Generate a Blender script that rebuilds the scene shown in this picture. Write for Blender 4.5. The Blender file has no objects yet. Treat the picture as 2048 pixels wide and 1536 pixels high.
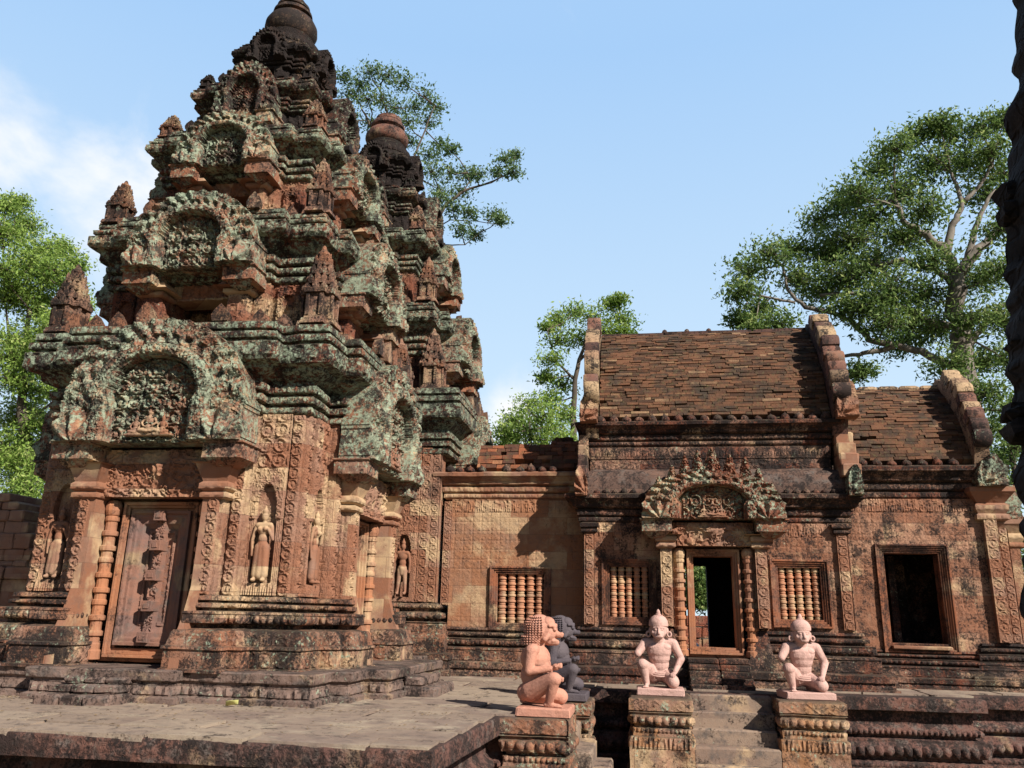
import bpy, bmesh, math, random
import numpy as np
from mathutils import Vector, Matrix
rnd = random.Random(7); NR = np.random.default_rng(11)
S = bpy.context.scene; COL = S.collection
# ---------------------------------------------------------------- camera
PITCH, ROLL, YAW = math.radians(16.03), math.radians(1.33), math.radians(9.2)
fw = Vector((-math.sin(YAW)*math.cos(PITCH), math.cos(YAW)*math.cos(PITCH), math.sin(PITCH)))
rt = Vector((math.cos(YAW), math.sin(YAW), 0)); up = rt.cross(fw)
r2 = rt*math.cos(ROLL)+up*math.sin(ROLL); u2 = -rt*math.sin(ROLL)+up*math.cos(ROLL)
cam = bpy.data.objects.new('camera', bpy.data.cameras.new('camera')); COL.objects.link(cam)
cam.data.sensor_width = 36; cam.data.lens = 28.39; cam.data.clip_start = .05; cam.data.clip_end = 900
cam.matrix_world = Matrix(((r2.x,u2.x,-fw.x,0),(r2.y,u2.y,-fw.y,0),(r2.z,u2.z,-fw.z,1.0),(0,0,0,1)))
S.camera = cam
def ray(px, py): return fw*1615+r2*(px-1024)+u2*(768-py)
def at(px, py, y):                     # the point of the photograph's pixel at depth y
    d = ray(px, py); return Vector((0,0,1))+d*(y/d.y)
# ---------------------------------------------------------------- light
SUNV = Vector((.645,-.504,.574)).normalized()
W = bpy.data.worlds.new('World'); S.world = W; W.use_nodes = True
nt = W.node_tree; nt.nodes.clear(); N = nt.nodes.new; Lk = nt.links.new
def math_node(op, a, b=None, c=None, tree=None, clamp=False):
    t = tree or nt; n = t.nodes.new('ShaderNodeMath'); n.operation = op; n.use_clamp = clamp
    for i, x in enumerate((a, b, c)):
        if x is None: continue
        if isinstance(x, (int, float)): n.inputs[i].default_value = x
        else: t.links.new(x, n.inputs[i])
    return n.outputs[0]
sky = N('ShaderNodeTexSky'); sky.sky_type = 'NISHITA'; sky.sun_disc = False
sky.sun_elevation = math.radians(35); sky.sun_rotation = math.radians(128)
sky.air_density = .9; sky.dust_density = .25; sky.ozone_density = 1.6; sky.altitude = 30
bg = N('ShaderNodeBackground'); bg.inputs[1].default_value = SKY_STR = .05
tc = N('ShaderNodeTexCoord'); geoN = N('ShaderNodeVectorMath'); geoN.operation = 'NORMALIZE'; Lk(tc.outputs['Generated'], geoN.inputs[0])
nz = N('ShaderNodeTexNoise'); nz.inputs['Scale'].default_value = 6.5; nz.inputs['Detail'].default_value = 9; nz.inputs['Roughness'].default_value = .58; nz.inputs['Distortion'].default_value = .3; Lk(geoN.outputs[0], nz.inputs['Vector'])
tot = None
for (px, py, rad, amp) in ((40,265,.14,.85),(120,300,.13,.65),(200,350,.15,.85),(270,390,.14,.95),(0,215,.10,.6),(1035,815,.07,1.2),(330,470,.14,.6),(1000,1150,.16,.8),(1100,900,.07,.6),(620,900,.2,.3)):
    c = ray(px, py).normalized()
    d = N('ShaderNodeVectorMath'); d.operation = 'DISTANCE'; Lk(geoN.outputs[0], d.inputs[0]); d.inputs[1].default_value = c
    m = math_node('MULTIPLY', math_node('SUBTRACT', 1.0, math_node('DIVIDE', d.outputs['Value'], rad*1.25), clamp=True), amp)
    tot = m if tot is None else math_node('MAXIMUM', tot, m)
cl = math_node('ADD', tot, math_node('MULTIPLY', math_node('SUBTRACT', nz.outputs['Fac'], .62), 1.9))
ramp = N('ShaderNodeMapRange'); ramp.interpolation_type = 'SMOOTHSTEP'; Lk(cl, ramp.inputs[0]); ramp.inputs[1].default_value = .0; ramp.inputs[2].default_value = .75
sat = N('ShaderNodeMixRGB'); sat.blend_type = 'MULTIPLY'; sat.inputs[0].default_value = 1; sat.inputs[2].default_value = SKY_TINT = (1.0,1.0,1.0,1)
Lk(sky.outputs[0], sat.inputs[1])
dn = N('ShaderNodeVectorMath'); dn.operation = 'DOT_PRODUCT'; Lk(geoN.outputs[0], dn.inputs[0]); dn.inputs[1].default_value = (-.15,.985,.05)
nb = N('ShaderNodeMapRange'); nb.interpolation_type = 'SMOOTHSTEP'; Lk(dn.outputs['Value'], nb.inputs[0]); nb.inputs[1].default_value = .30; nb.inputs[2].default_value = .68; nb.inputs[4].default_value = .86
veil = N('ShaderNodeMixRGB'); Lk(nb.outputs[0], veil.inputs[0]); 
sz_ = N('ShaderNodeSeparateXYZ'); Lk(geoN.outputs[0], sz_.inputs[0]); el_ = N('ShaderNodeMapRange'); Lk(sz_.outputs[2], el_.inputs[0]); el_.inputs[1].default_value = .12; el_.inputs[2].default_value = .62
vc = N('ShaderNodeMixRGB'); Lk(el_.outputs[0], vc.inputs[0]); vc.inputs[1].default_value = (10.4,13.0,15.0,1); vc.inputs[2].default_value = (5.9,9.4,14.2,1); Lk(vc.outputs[0], veil.inputs[2]); Lk(sat.outputs[0], veil.inputs[1])
mixc = N('ShaderNodeMixRGB'); mixc.inputs[2].default_value = (13.5,13.6,13.8,1); Lk(ramp.outputs[0], mixc.inputs[0]); Lk(veil.outputs[0], mixc.inputs[1])
Lk(mixc.outputs[0], bg.inputs[0]); wo = N('ShaderNodeOutputWorld'); Lk(bg.outputs[0], wo.inputs[0])
sl = bpy.data.lights.new('sun','SUN'); sl.energy = 5.0; sl.angle = math.radians(.5); sl.color = (1,.95,.86)
so = bpy.data.objects.new('sun', sl); COL.objects.link(so); so.rotation_euler = SUNV.to_track_quat('Z','Y').to_euler(); so.location = SUNV*60
S.view_settings.view_transform = 'Standard'; S.view_settings.look = 'None'; S.view_settings.exposure = 0.6; S.view_settings.gamma = 1
try: S.cycles.max_bounces = 4; S.cycles.diffuse_bounces = 1; S.cycles.transparent_max_bounces = 6
except Exception: pass
# ---------------------------------------------------------------- numeric noise and ornament height fields
def _h(i, j, k, seed):
    n = (i*73856093) ^ (j*19349663) ^ (k*83492791) ^ (seed*2654435761 & 0x7fffffff)
    n = (n ^ (n >> 13))*1274126177 & 0x7fffffff
    n = (n ^ (n >> 16))*668265263 & 0x7fffffff
    return ((n ^ (n >> 15)) & 0xffffff)/float(0xffffff)
def vnoise(x, y, z=0., seed=0):
    x, y, z = np.broadcast_arrays(np.asarray(x, float), np.asarray(y, float), np.asarray(z, float))
    xi, yi, zi = np.floor(x).astype(np.int64), np.floor(y).astype(np.int64), np.floor(z).astype(np.int64)
    fx, fy, fz = x-xi, y-yi, z-zi
    fx, fy, fz = fx*fx*(3-2*fx), fy*fy*(3-2*fy), fz*fz*(3-2*fz)
    r = 0
    for a in (0,1):
        wa = fx if a else 1-fx
        for b in (0,1):
            wb = fy if b else 1-fy
            for c in (0,1):
                wc = fz if c else 1-fz
                r = r+wa*wb*wc*_h(xi+a, yi+b, zi+c, seed)
    return r
def fbm(x, y, z=0., o=3, seed=0):
    r = 0; a = .5; s = 0
    for i in range(o):
        r = r+a*vnoise(x*2**i, y*2**i, np.asarray(z)*2**i, seed+i*17); s += a; a *= .5
    return r/s
def ridge(u, v, s, seed=0):                       # carved foliage: warped ridges
    wx = vnoise(u/s*.9, v/s*.9, 0, seed+3); wy = vnoise(u/s*.9, v/s*.9, 0, seed+5)
    n = vnoise(u/s*1.6+wx*2.2, v/s*1.6+wy*2.2, 0, seed)
    m = vnoise(u/s*3.4+wy*2, v/s*3.4, 0, seed+9)
    return np.clip(1-np.abs(n-.5)*5, 0, 1)*.75+m*.35
def scroll(u, v, c, seed=0):                      # chain of rosettes and spirals, cell c
    i, j = np.floor(u/c), np.floor(v/c)
    sg = np.where((i+j) % 2 == 0, 1., -1.)
    x, y = u-(i+.5)*c, v-(j+.5)*c
    r = np.hypot(x, y)/c; th = np.arctan2(y, x)*sg
    sp = .5+.5*np.cos(th*2+r*22)
    core = np.exp(-(r/.13)**2)
    ring = np.exp(-((r-.42)/.07)**2)
    return np.clip(sp*.42*(r < .47)+core*.6+ring*.5+ridge(u, v, c*.26, seed)*(.35+.25*(r > .4)), 0, 1.25)
def beads(u, v, p, h):                            # one row of round beads of pitch p in a band of height h
    x = (u/p-np.floor(u/p)-.5)*2; y = (v/h-.5)*2
    return np.sqrt(np.clip(1-x*x*1.05-y*y, 0, 1))
def petals(u, v, p, h):
    x = np.abs((u/p-np.floor(u/p)-.5)*2); y = v/h
    w = np.sqrt(np.clip(1-y**2, 0, 1))
    return np.clip((w-x)*3, 0, 1)*(.6+.4*np.cos(x*9))
def diamonds(u, v, p, h):
    x = np.abs((u/p-np.floor(u/p)-.5)*2); y = np.abs(v/h-.5)*2
    d = x+y
    return np.where(np.abs(d-1) < .14, 1, 0)*.8+np.exp(-(d/.35)**2)+.35*ridge(u, v, p*.3, 4)*(d < .8)
def tiles(u, v, p):
    x, y = (u/p-np.floor(u/p)-.5)*2, (v/p-np.floor(v/p)-.5)*2
    g = np.maximum(abs(x), abs(y)); r = np.hypot(x, y); th = np.arctan2(y, x)
    return np.where(g > .93, .15, .55)+np.where(g < .9, 1., 0.)*(np.exp(-((r-.3)/.1)**2)*.5+np.exp(-(r/.13)**2)*.6+np.clip(np.cos(4*th+math.pi)*np.exp(-((r-.85)/.22)**2), 0, 1)*.6)
# ---------------------------------------------------------------- object helpers
def tag(o, label=None, cat=None, group=None, kind=None):
    if label: o['label'] = label
    if cat: o['category'] = cat
    if group: o['group'] = group
    if kind: o['kind'] = kind
    return o
def link(o, parent=None):
    COL.objects.link(o)
    if parent is not None: o.parent = parent
    return o
def thing(name, label, cat, loc=(0,0,0), group=None, rz=0):
    o = bpy.data.objects.new(name, None); o.empty_display_size = .2; link(o); o.location = loc; o.rotation_euler = (0,0,rz)
    return tag(o, label, cat, group)
def mk(name, V, F, mat, parent=None, smooth=True, ang=None):
    """V (n,3); F list of (m,k) int arrays or list of tuples -> one mesh object; V in the parent's frame"""
    me = bpy.data.meshes.new(name); V = np.asarray(V, float).reshape(-1, 3)
    if isinstance(F, np.ndarray): F = [F]
    li, ls, lt, n = [], [], [], 0
    for f in F:
        if isinstance(f, np.ndarray) and f.ndim == 2:
            if len(f) == 0: continue
            k = f.shape[1]; li.append(f.ravel()); ls.append(n+np.arange(len(f))*k); lt.append(np.full(len(f), k)); n += f.size
        else:
            f = np.asarray(f); li.append(f); ls.append(np.array([n])); lt.append(np.array([len(f)])); n += len(f)
    li, ls, lt = np.concatenate(li), np.concatenate(ls), np.concatenate(lt)
    me.vertices.add(len(V)); me.vertices.foreach_set('co', V.ravel())
    me.loops.add(len(li)); me.loops.foreach_set('vertex_index', li.astype(np.int32))
    me.polygons.add(len(ls)); me.polygons.foreach_set('loop_start', ls.astype(np.int32)); me.polygons.foreach_set('loop_total', lt.astype(np.int32))
    me.polygons.foreach_set('use_smooth', np.full(len(ls), bool(smooth)))
    me.update(calc_edges=True); me.validate()
    if smooth and ang is not None:
        try: me.set_sharp_from_angle(angle=math.radians(ang))
        except Exception: pass
    if mat: me.materials.append(mat)
    return link(bpy.data.objects.new(name, me), parent)
def copy_tree(o, parent=None):
    c = o.copy(); COL.objects.link(c); c.parent = parent
    for ch in list(o.children): copy_tree(ch, c)
    return c
class MB:                                           # gathers boxes, lathes, tubes into one mesh
    def __init__(s): s.V = []; s.F = []; s.n = 0
    def add(s, V, F):
        V = np.asarray(V, float).reshape(-1, 3); s.V.append(V); s.F += [np.asarray(f)+s.n for f in F]; s.n += len(V)
    def box(s, a, b, jit=0., bev=0.):
        (x0,y0,z0),(x1,y1,z1) = a, b
        if bev > 0:
            e = bev; P = []
            for z, q in ((z0,e),(z0+e,0),(z1-e,0),(z1,e)):
                for (x, y) in ((x0+q+e,y0+q),(x1-q-e,y0+q),(x1-q,y0+q+e),(x1-q,y1-q-e),(x1-q-e,y1-q),(x0+q+e,y1-q),(x0+q,y1-q-e),(x0+q,y0+q+e)): P.append((x,y,z))
            P = np.array(P); 
            if jit: P += NR.normal(size=P.shape)*jit
            F = [list(range(7,-1,-1)), list(range(24,32))]
            for r in range(3):
                for k in range(8): F.append([r*8+k, r*8+(k+1) % 8, r*8+8+(k+1) % 8, r*8+8+k])
            s.add(P, F); return
        P = np.array([(x0,y0,z0),(x1,y0,z0),(x1,y1,z0),(x0,y1,z0),(x0,y0,z1),(x1,y0,z1),(x1,y1,z1),(x0,y1,z1)], float)
        if jit: P += NR.normal(size=P.shape)*jit
        s.add(P, [[3,2,1,0],[4,5,6,7],[0,1,5,4],[1,2,6,5],[2,3,7,6],[3,0,4,7]])
    def lathe(s, prof, c=(0,0,0), n=16, axis=None, phase=0, cap=True):
        prof = np.array(prof, float); a = np.arange(n)*2*math.pi/n+phase
        R = prof[:,0][:,None]; Z = prof[:,1][:,None]
        P = np.stack([R*np.cos(a), R*np.sin(a), Z+0*a], -1).reshape(-1, 3)
        if axis is not None:
            q = Vector((0,0,1)).rotation_difference(Vector(axis)).to_matrix(); P = P@np.array(q).T
        P = P+np.array(c)
        F = []
        for i in range(len(prof)-1):
            for k in range(n): F.append([i*n+k, i*n+(k+1) % n, (i+1)*n+(k+1) % n, (i+1)*n+k])
        if cap: F.append(list(range(n-1,-1,-1))); F.append([(len(prof)-1)*n+k for k in range(n)])
        s.add(P, F)
    def tube(s, pts, rad, n=8):
        pts = [Vector(p) for p in pts]; k = len(pts)
        if not hasattr(rad, '__len__'): rad = [rad]*k
        P = []; ref = Vector((.31,.17,.93)).normalized()
        for i, p in enumerate(pts):
            t = (pts[min(i+1,k-1)]-pts[max(i-1,0)]).normalized()
            if i == 0: e1 = t.cross(ref).normalized()
            else: e1 = (e1-t*e1.dot(t)).normalized()
            e2 = t.cross(e1)
            for q in range(n):
                a = 2*math.pi*q/n; P.append(p+(e1*math.cos(a)+e2*math.sin(a))*rad[i])
        F = [[i*n+q, i*n+(q+1) % n, (i+1)*n+(q+1) % n, (i+1)*n+q] for i in range(k-1) for q in range(n)]
        F += [list(range(n-1,-1,-1)), [(k-1)*n+q for q in range(n)]]
        s.add([tuple(p) for p in P], F)
    def build(s, name, mat, parent=None, smooth=False, ang=None):
        F4 = [f for f in s.F if len(f) == 4]; Fo = [f for f in s.F if len(f) != 4]
        F = ([np.array(F4)] if F4 else [])+Fo
        return mk(name, np.concatenate(s.V), F, mat, parent, smooth, ang)
def sweep(name, plan, prof, mat, parent=None, du=.02, dv=.02, coarse=.25, rough=.006, facing=None, cap=True, chip=0., seed=1):
    """moulding: closed plan polygon (CCW) swept up a profile of (offset, z[, pattern]); pattern(u, v, length)->height in m.
    facing(nx,ny) tells which plan edges are seen and get the fine grid."""
    P = np.array(plan, float); n = len(P)
    e = np.roll(P, -1, 0)-P; L = np.hypot(e[:,0], e[:,1]); t = e/L[:,None]; nr = np.stack([t[:,1], -t[:,0]], 1)
    pn = np.roll(nr, 1, 0); mi = (pn+nr)/(1+(pn*nr).sum(1))[:,None]
    base, mit, nor, U, LL, cor, fine = [], [], [], [], [], [], []
    for i in range(n):
        f = facing is None or facing(nr[i,0], nr[i,1]); d = du if f else coarse
        k = max(1, int(round(L[i]/d))); s = np.arange(k)/k
        j = (i+1) % n
        base.append(P[i]+e[i]*s[:,None]); mit.append(mi[i]*(1-s)[:,None]+mi[j]*s[:,None])
        nn = np.repeat(nr[i][None], k, 0); nn[0] = mi[i]; nor.append(nn); U.append((s-.5)*L[i]); LL.append(np.full(k, L[i]))
        cc = np.minimum(s, 1-s)*L[i]; cor.append(np.clip((cc-.01)/.03, 0, 1) if f else np.zeros(k)); fine.append(np.full(k, 1. if f else 0.))
    base, mit, nor = map(np.concatenate, (base, mit, nor)); U, LL, cor, fine = map(np.concatenate, (U, LL, cor, fine))
    D, Z, PV, PI = [], [], [], []
    pats = []
    for q in range(len(prof)-1):
        a, b = prof[q], prof[q+1]; l = math.hypot(b[0]-a[0], b[1]-a[1]); k = max(1, int(round(l/dv)))
        pt = a[2] if len(a) > 2 else None; pats.append((pt, l, a, b))
        s = np.arange(k)/k
        D += list(a[0]+(b[0]-a[0])*s); Z += list(a[1]+(b[1]-a[1])*s); PV += list(s*l); PI += [q]*k
    D.append(prof[-1][0]); Z.append(prof[-1][1]); PV.append(0); PI.append(-1)
    D, Z, PV, PI = map(np.array, (D, Z, PV, PI)); m = len(base); R = len(D)
    XY = base[None]+mit[None]*D[:,None,None]; ZZ = np.repeat(Z[:,None], m, 1)
    H = np.zeros((R, m)); HZ = np.zeros((R, m))
    for q, (pt, l, a, b) in enumerate(pats):
        if pt is None: continue
        r = np.where(PI == q)[0]
        vv = PV[r][:,None]; edge = np.clip(np.minimum(vv, l-vv)/.008, 0, 1)
        hh = pt(U[None]+0*vv, vv+0*U[None], l)*cor[None]*edge
        dz = abs(b[1]-a[1])/l; dd = (a[0]-b[0])/l*(1 if b[1] >= a[1] else -1)
        H[r] += hh*max(dz, .15); HZ[r] += hh*((b[0]-a[0])/l*-1)
    nx = XY[...,0]; ny = XY[...,1]
    er = (fbm(nx*5, ny*5, ZZ*5, 3, seed)-.5)*2*rough*1.6+(vnoise(nx*22, ny*22, ZZ*22, seed+5)-.5)*rough*1.2
    if chip: 
        c = vnoise(nx*2.7, ny*2.7, ZZ*2.7, seed+8); er = er-np.clip(c-.68, 0, 1)*chip*3
    er = er*(.25+.75*fine[None])
    XY = XY+nor[None]*(H+er)[...,None]
    ZZ = ZZ+HZ+(vnoise(nx*4, ny*4, 3.3, seed+2)-.5)*rough*1.5
    V = np.concatenate([XY, ZZ[...,None]], -1).reshape(-1, 3)
    a = np.arange(m); b = (a+1) % m; Q = []
    for r in range(R-1): Q.append(np.stack([r*m+a, r*m+b, (r+1)*m+b, (r+1)*m+a], 1))
    F = [np.concatenate(Q)]
    if cap: F.append((R-1)*m+a); F.append(a[::-1])
    return mk(name, V, F, mat, parent, True, 38)
def relief(name, mat, parent, o, U, V, w, h, fn, res=.014, mask=None, thick=.08, rough=.003, seed=2):
    """carved slab: grid of height fn(u,v) on the frame o,U,V; mask(u,v) cuts the outline, sides go back by thick"""
    o, U, V = np.array(o, float), np.array(U, float), np.array(V, float); Nn = np.cross(U, V)
    nu, nv = max(2, int(round(w/res))), max(2, int(round(h/res)))
    u, v = np.meshgrid(np.linspace(0, w, nu+1), np.linspace(0, h, nv+1))
    H = fn(u-w/2, v)+(fbm(u*9+seed, v*9, 0, 3, seed)-.5)*2*rough*2
    P = o+u[...,None]*U+v[...,None]*V+H[...,None]*Nn
    I = np.arange((nu+1)*(nv+1)).reshape(nv+1, nu+1)
    q = np.stack([I[:-1,:-1], I[:-1,1:], I[1:,1:], I[1:,:-1]], -1)
    M = np.ones((nv, nu), bool)
    if mask is not None: M = mask((u[:-1,:-1]+u[1:,1:])/2-w/2, (v[:-1,:-1]+v[1:,1:])/2)
    quads = q[M]
    ed = []
    Mp = np.pad(M, 1)
    for (a, b, di, dj) in ((0,1,-1,0),(1,2,0,1),(2,3,1,0),(3,0,0,-1)):
        nb = Mp[1+di:1+di+nv, 1+dj:1+dj+nu]; s = M & ~nb; ed.append(np.stack([q[s][:,a], q[s][:,b]], 1))
    ed = np.concatenate(ed); P = P.reshape(-1, 3); used, inv = np.unique(ed, return_inverse=True)
    inv = inv.reshape(ed.shape)
    back = o+((P[used]-o)-((P[used]-o)@Nn)[:,None]*Nn)-Nn*thick
    nb = len(P); PP = np.concatenate([P, back])
    side = np.stack([ed[:,1], ed[:,0], nb+inv[:,0], nb+inv[:,1]], 1)
    # drop unused grid vertices
    allq = np.concatenate([quads, side]); uu, iv = np.unique(allq, return_inverse=True)
    return mk(name, PP[uu], iv.reshape(allq.shape), mat, parent, True, 42)
# ---------------------------------------------------------------- materials
def srgb(h): 
    h = [int(h[i:i+2],16)/255 for i in (0,2,4)]
    return tuple((c/12.92 if c <= .04045 else ((c+.055)/1.055)**2.4) for c in h)+(1,)
class MT:
    def __init__(s, name, rough=.9):
        s.m = bpy.data.materials.new(name); s.m.use_nodes = True; s.t = s.m.node_tree; s.t.nodes.clear()
        s.b = s.n('BsdfPrincipled'); s.b.inputs['Roughness'].default_value = rough
        try: s.b.inputs['Specular IOR Level'].default_value = .25
        except Exception: pass
        o = s.n('OutputMaterial'); s.l(s.b.outputs[0], o.inputs[0]); s.out = o
        s.pos = s.n('NewGeometry').outputs['Position']; s.nrm = None
    def n(s, k): return s.t.nodes.new('ShaderNode'+k)
    def l(s, a, b): s.t.links.new(a, b)
    def mth(s, op, a, b=None, c=None, clamp=False): return math_node(op, a, b, c, s.t, clamp)
    def noise(s, scale, det=4, rough=.55, vec=None, stretch=None, off=0, dist=0.):
        n = s.n('TexNoise'); n.inputs['Scale'].default_value = scale; n.inputs['Detail'].default_value = det; n.inputs['Roughness'].default_value = rough; n.inputs['Distortion'].default_value = dist
        v = vec or s.pos
        if stretch or off:
            mp = s.n('Mapping'); s.l(v, mp.inputs[0]); mp.inputs['Scale'].default_value = stretch or (1,1,1); mp.inputs['Location'].default_value = (off, off*1.7, off*.6); v = mp.outputs[0]
        s.l(v, n.inputs['Vector']); return n.outputs['Fac']
    def step(s, x, a, b):
        r = s.n('MapRange'); r.interpolation_type = 'SMOOTHSTEP'; s.l(x, r.inputs[0]); r.inputs[1].default_value = a; r.inputs[2].default_value = b; return r.outputs[0]
    def mix(s, f, a, b, mode='MIX'):
        m = s.n('MixRGB'); m.blend_type = mode
        for i, x in ((0,f),(1,a),(2,b)):
            if isinstance(x, (int,float)): m.inputs[i].default_value = x
            elif isinstance(x, tuple): m.inputs[i].default_value = x
            else: s.l(x, m.inputs[i])
        return m.outputs[0]
    def bump(s, h, strength, dist):
        b = s.n('Bump'); b.inputs['Strength'].default_value = strength; b.inputs['Distance'].default_value = dist; s.l(h, b.inputs['Height'])
        if s.nrm: s.l(s.nrm, b.inputs['Normal'])
        s.nrm = b.outputs[0]; s.l(s.nrm, s.b.inputs['Normal'])
    def col(s, c):
        if isinstance(c, tuple): s.b.inputs['Base Color'].default_value = c
        else: s.l(c, s.b.inputs['Base Color'])
ORG=(.255,.112,.064,1); PNK=(.285,.155,.105,1); TAN=(.50,.345,.20,1); RED=(.17,.056,.031,1); GRY=(.125,.098,.085,1); DRK=(.018,.013,.012,1); LIC=(.31,.37,.265,1); LIG=(.10,.125,.085,1)
def stone(name, dark=.3, lichen=.0, a=ORG, b=PNK, c=TAN, tan=.5, carve=.6, cs=14., block=(.42,.30), topmoss=.0, grey=.2, joint=.7, streak=.5, rndo=0, attr=0):
    M = MT(name)
    xy = M.n('SeparateXYZ'); M.l(M.pos, xy.inputs[0])
    cv = M.n('CombineXYZ'); M.l(M.mth('ADD', xy.outputs[0], xy.outputs[1]), cv.inputs[0]); M.l(xy.outputs[2], cv.inputs[1])
    br = M.n('TexBrick'); M.l(cv.outputs[0], br.inputs['Vector']); br.inputs['Scale'].default_value = 1; br.inputs['Brick Width'].default_value = block[0]*1.6; br.inputs['Row Height'].default_value = block[1]
    br.inputs['Mortar Size'].default_value = .004; br.inputs['Mortar Smooth'].default_value = .3; br.inputs['Color1'].default_value = (0,0,0,1); br.inputs['Color2'].default_value = (1,1,1,1); br.inputs['Mortar'].default_value = (.5,.5,.5,1)
    bw = M.n('RGBToBW'); M.l(br.outputs['Color'], bw.inputs[0]); blk = bw.outputs[0]
    n1 = M.noise(1.1, 5, .6); n2 = M.noise(2.3, 5, .6, off=7.3); n3 = M.noise(7, 6, .65, off=3.1)
    col = M.mix(M.step(M.mth('ADD', n1, M.mth('MULTIPLY', M.mth('SUBTRACT', blk, .5), .35)), .38, .62), a, b)
    tf = M.step(M.mth('ADD', n2, M.mth('MULTIPLY', M.mth('SUBTRACT', blk, .5), .26)), .60-.22*tan, .84-.26*tan)
    col = M.mix(M.mth('MULTIPLY', tf, .85), col, c)
    col = M.mix(M.mth('MULTIPLY', M.step(n3, .45, .75), grey*1.6, clamp=True), col, GRY)
    sp = M.noise(34, 5, .7, off=1.7)
    col = M.mix(M.mth('MULTIPLY', M.step(sp, .5, .75), .35), col, (.6,.42,.27,1), 'SOFT_LIGHT')
    if attr:
        ta_ = M.n('Attribute'); ta_.attribute_name = 'tone'; col = M.mix(M.mth('MULTIPLY', M.step(ta_.outputs['Fac'], .5, 1.), attr), col, (.20,.14,.105,1)); col = M.mix(M.mth('MULTIPLY', M.step(ta_.outputs['Fac'], .5, 0.), attr), col, (.42,.33,.235,1))
    if rndo:
        oi = M.n('ObjectInfo'); col = M.mix(M.mth('MULTIPLY', M.step(oi.outputs['Random'], .45, .9), rndo), col, c)
        col = M.mix(M.mth('MULTIPLY', M.step(oi.outputs['Random'], .4, .0), rndo), col, (.07,.04,.035,1))
    # weather stains: vertical streaks and blotches
    st = M.noise(3.4, 6, .68, stretch=(1,1,.28), off=5.5); bl = M.noise(1.7, 6, .7, off=9.1)
    dk = M.mth('ADD', M.mth('MULTIPLY', st, streak), M.mth('MULTIPLY', bl, 1-streak))
    dk = M.mth('ADD', dk, M.mth('MULTIPLY', M.mth('SUBTRACT', sp, .5), .35))
    dkm = M.step(dk, .70-.36*dark, .80-.30*dark)
    col = M.mix(M.mth('MULTIPLY', dkm, .9), col, DRK)
    if lichen > 0:
        l1 = M.noise(2.6, 7, .72, off=21); l2 = M.noise(18, 5, .7, off=2)
        lm = M.step(M.mth('ADD', M.mth('ADD', M.mth('MULTIPLY', l1, .8), M.mth('MULTIPLY', M.noise(7.5, 5, .7, off=31), .28)), M.mth('MULTIPLY', M.mth('SUBTRACT', l2, .5), 1.1)), .74-.26*lichen, .90-.26*lichen)
        col = M.mix(M.mth('MULTIPLY', lm, .85), col, M.mix(M.step(l2, .35, .6), LIG, LIC))
        d2 = M.mth('ADD', M.noise(4.4, 7, .75, off=13), M.mth('MULTIPLY', M.mth('SUBTRACT', sp, .5), .5)); col = M.mix(M.mth('MULTIPLY', M.step(d2, .66-.28*dark, .78-.26*dark), .88), col, DRK)
    if topmoss > 0:
        nn = M.n('NewGeometry'); sx = M.n('SeparateXYZ'); M.l(nn.outputs['True Normal'], sx.inputs[0])
        tm = M.mth('MULTIPLY', M.step(M.mth('ADD', sx.outputs[2], M.mth('MULTIPLY', M.mth('SUBTRACT', n3, .5), 1.2)), .45, .8), topmoss)
        col = M.mix(tm, col, M.mix(M.step(sp, .4, .6), (.055,.04,.03,1), (.10,.075,.045,1)))
    M.mortar = br.outputs['Fac']
    if joint: col = M.mix(M.mth('MULTIPLY', br.outputs['Fac'], joint*.6), col, (.05,.035,.03,1))
    M.col(col)
    M.bump(M.mth('SUBTRACT', 1.0, br.outputs['Fac']), .5*joint, .012)
    if carve > 0:
        wv = M.noise(cs*.7, 2, .5, dist=1.6, off=4); r = M.mth('ABSOLUTE', M.mth('SUBTRACT', wv, .5)); r = M.step(r, .02, .11)
        M.bump(r, carve, .02)
    M.bump(M.mth('ADD', M.noise(22, 6, .7), M.mth('MULTIPLY', M.noise(90, 3, .6), .4)), .55, .012)
    return M.m
m_wall = stone('carved_sandstone', .46, 0, tan=.5, carve=.5, cs=22, grey=.15)
m_wall_plain = stone('smooth_sandstone', .30, 0, tan=.6, carve=.0, grey=.2, joint=.5)
m_band = stone('lichen_cornice_stone', .72, 1.16, a=RED, b=ORG, tan=.3, carve=.55, cs=26, topmoss=.85, grey=.3)
m_ped = stone('pediment_stone', .66, 1.12, tan=.4, carve=.4, cs=30, topmoss=.6)
m_ped_low = stone('lintel_stone', .3, 0, tan=.5, carve=.35, cs=30)
m_tymp = stone('tympanum_stone', .38, .12, tan=.5, carve=.3, cs=28)
m_body = stone('tier_wall_stone', .58, .1, a=RED, b=ORG, tan=.35, carve=.5, cs=20)
m_crown = stone('dark_finial_stone', .85, .15, a=(.11,.055,.035,1), b=(.085,.05,.035,1), tan=.15, carve=0, joint=0, grey=.4)
m_stair = stone('worn_stair_stone', .42, .15, a=(.27,.19,.14,1), b=(.22,.15,.115,1), tan=.3, carve=0, grey=.8, joint=0)
m_top = stone('blackened_stone', 1.05, .34, a=(.12,.05,.03,1), b=(.17,.075,.045,1), tan=.2, carve=.6, cs=24, topmoss=.7, grey=.5)
m_spire = stone('spire_stone', .70, .3, a=(.26,.115,.065,1), tan=.4, carve=.5, cs=26, topmoss=.6)
m_base = stone('base_stone', .74, .45, tan=.45, carve=.35, cs=20, topmoss=.35, grey=.5)
m_plinth = stone('plinth_stone', .58, .3, a=(.19,.125,.10,1), b=(.16,.105,.085,1), tan=.15, carve=.2, cs=12, grey=.9, block=(.5,.35))
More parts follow.
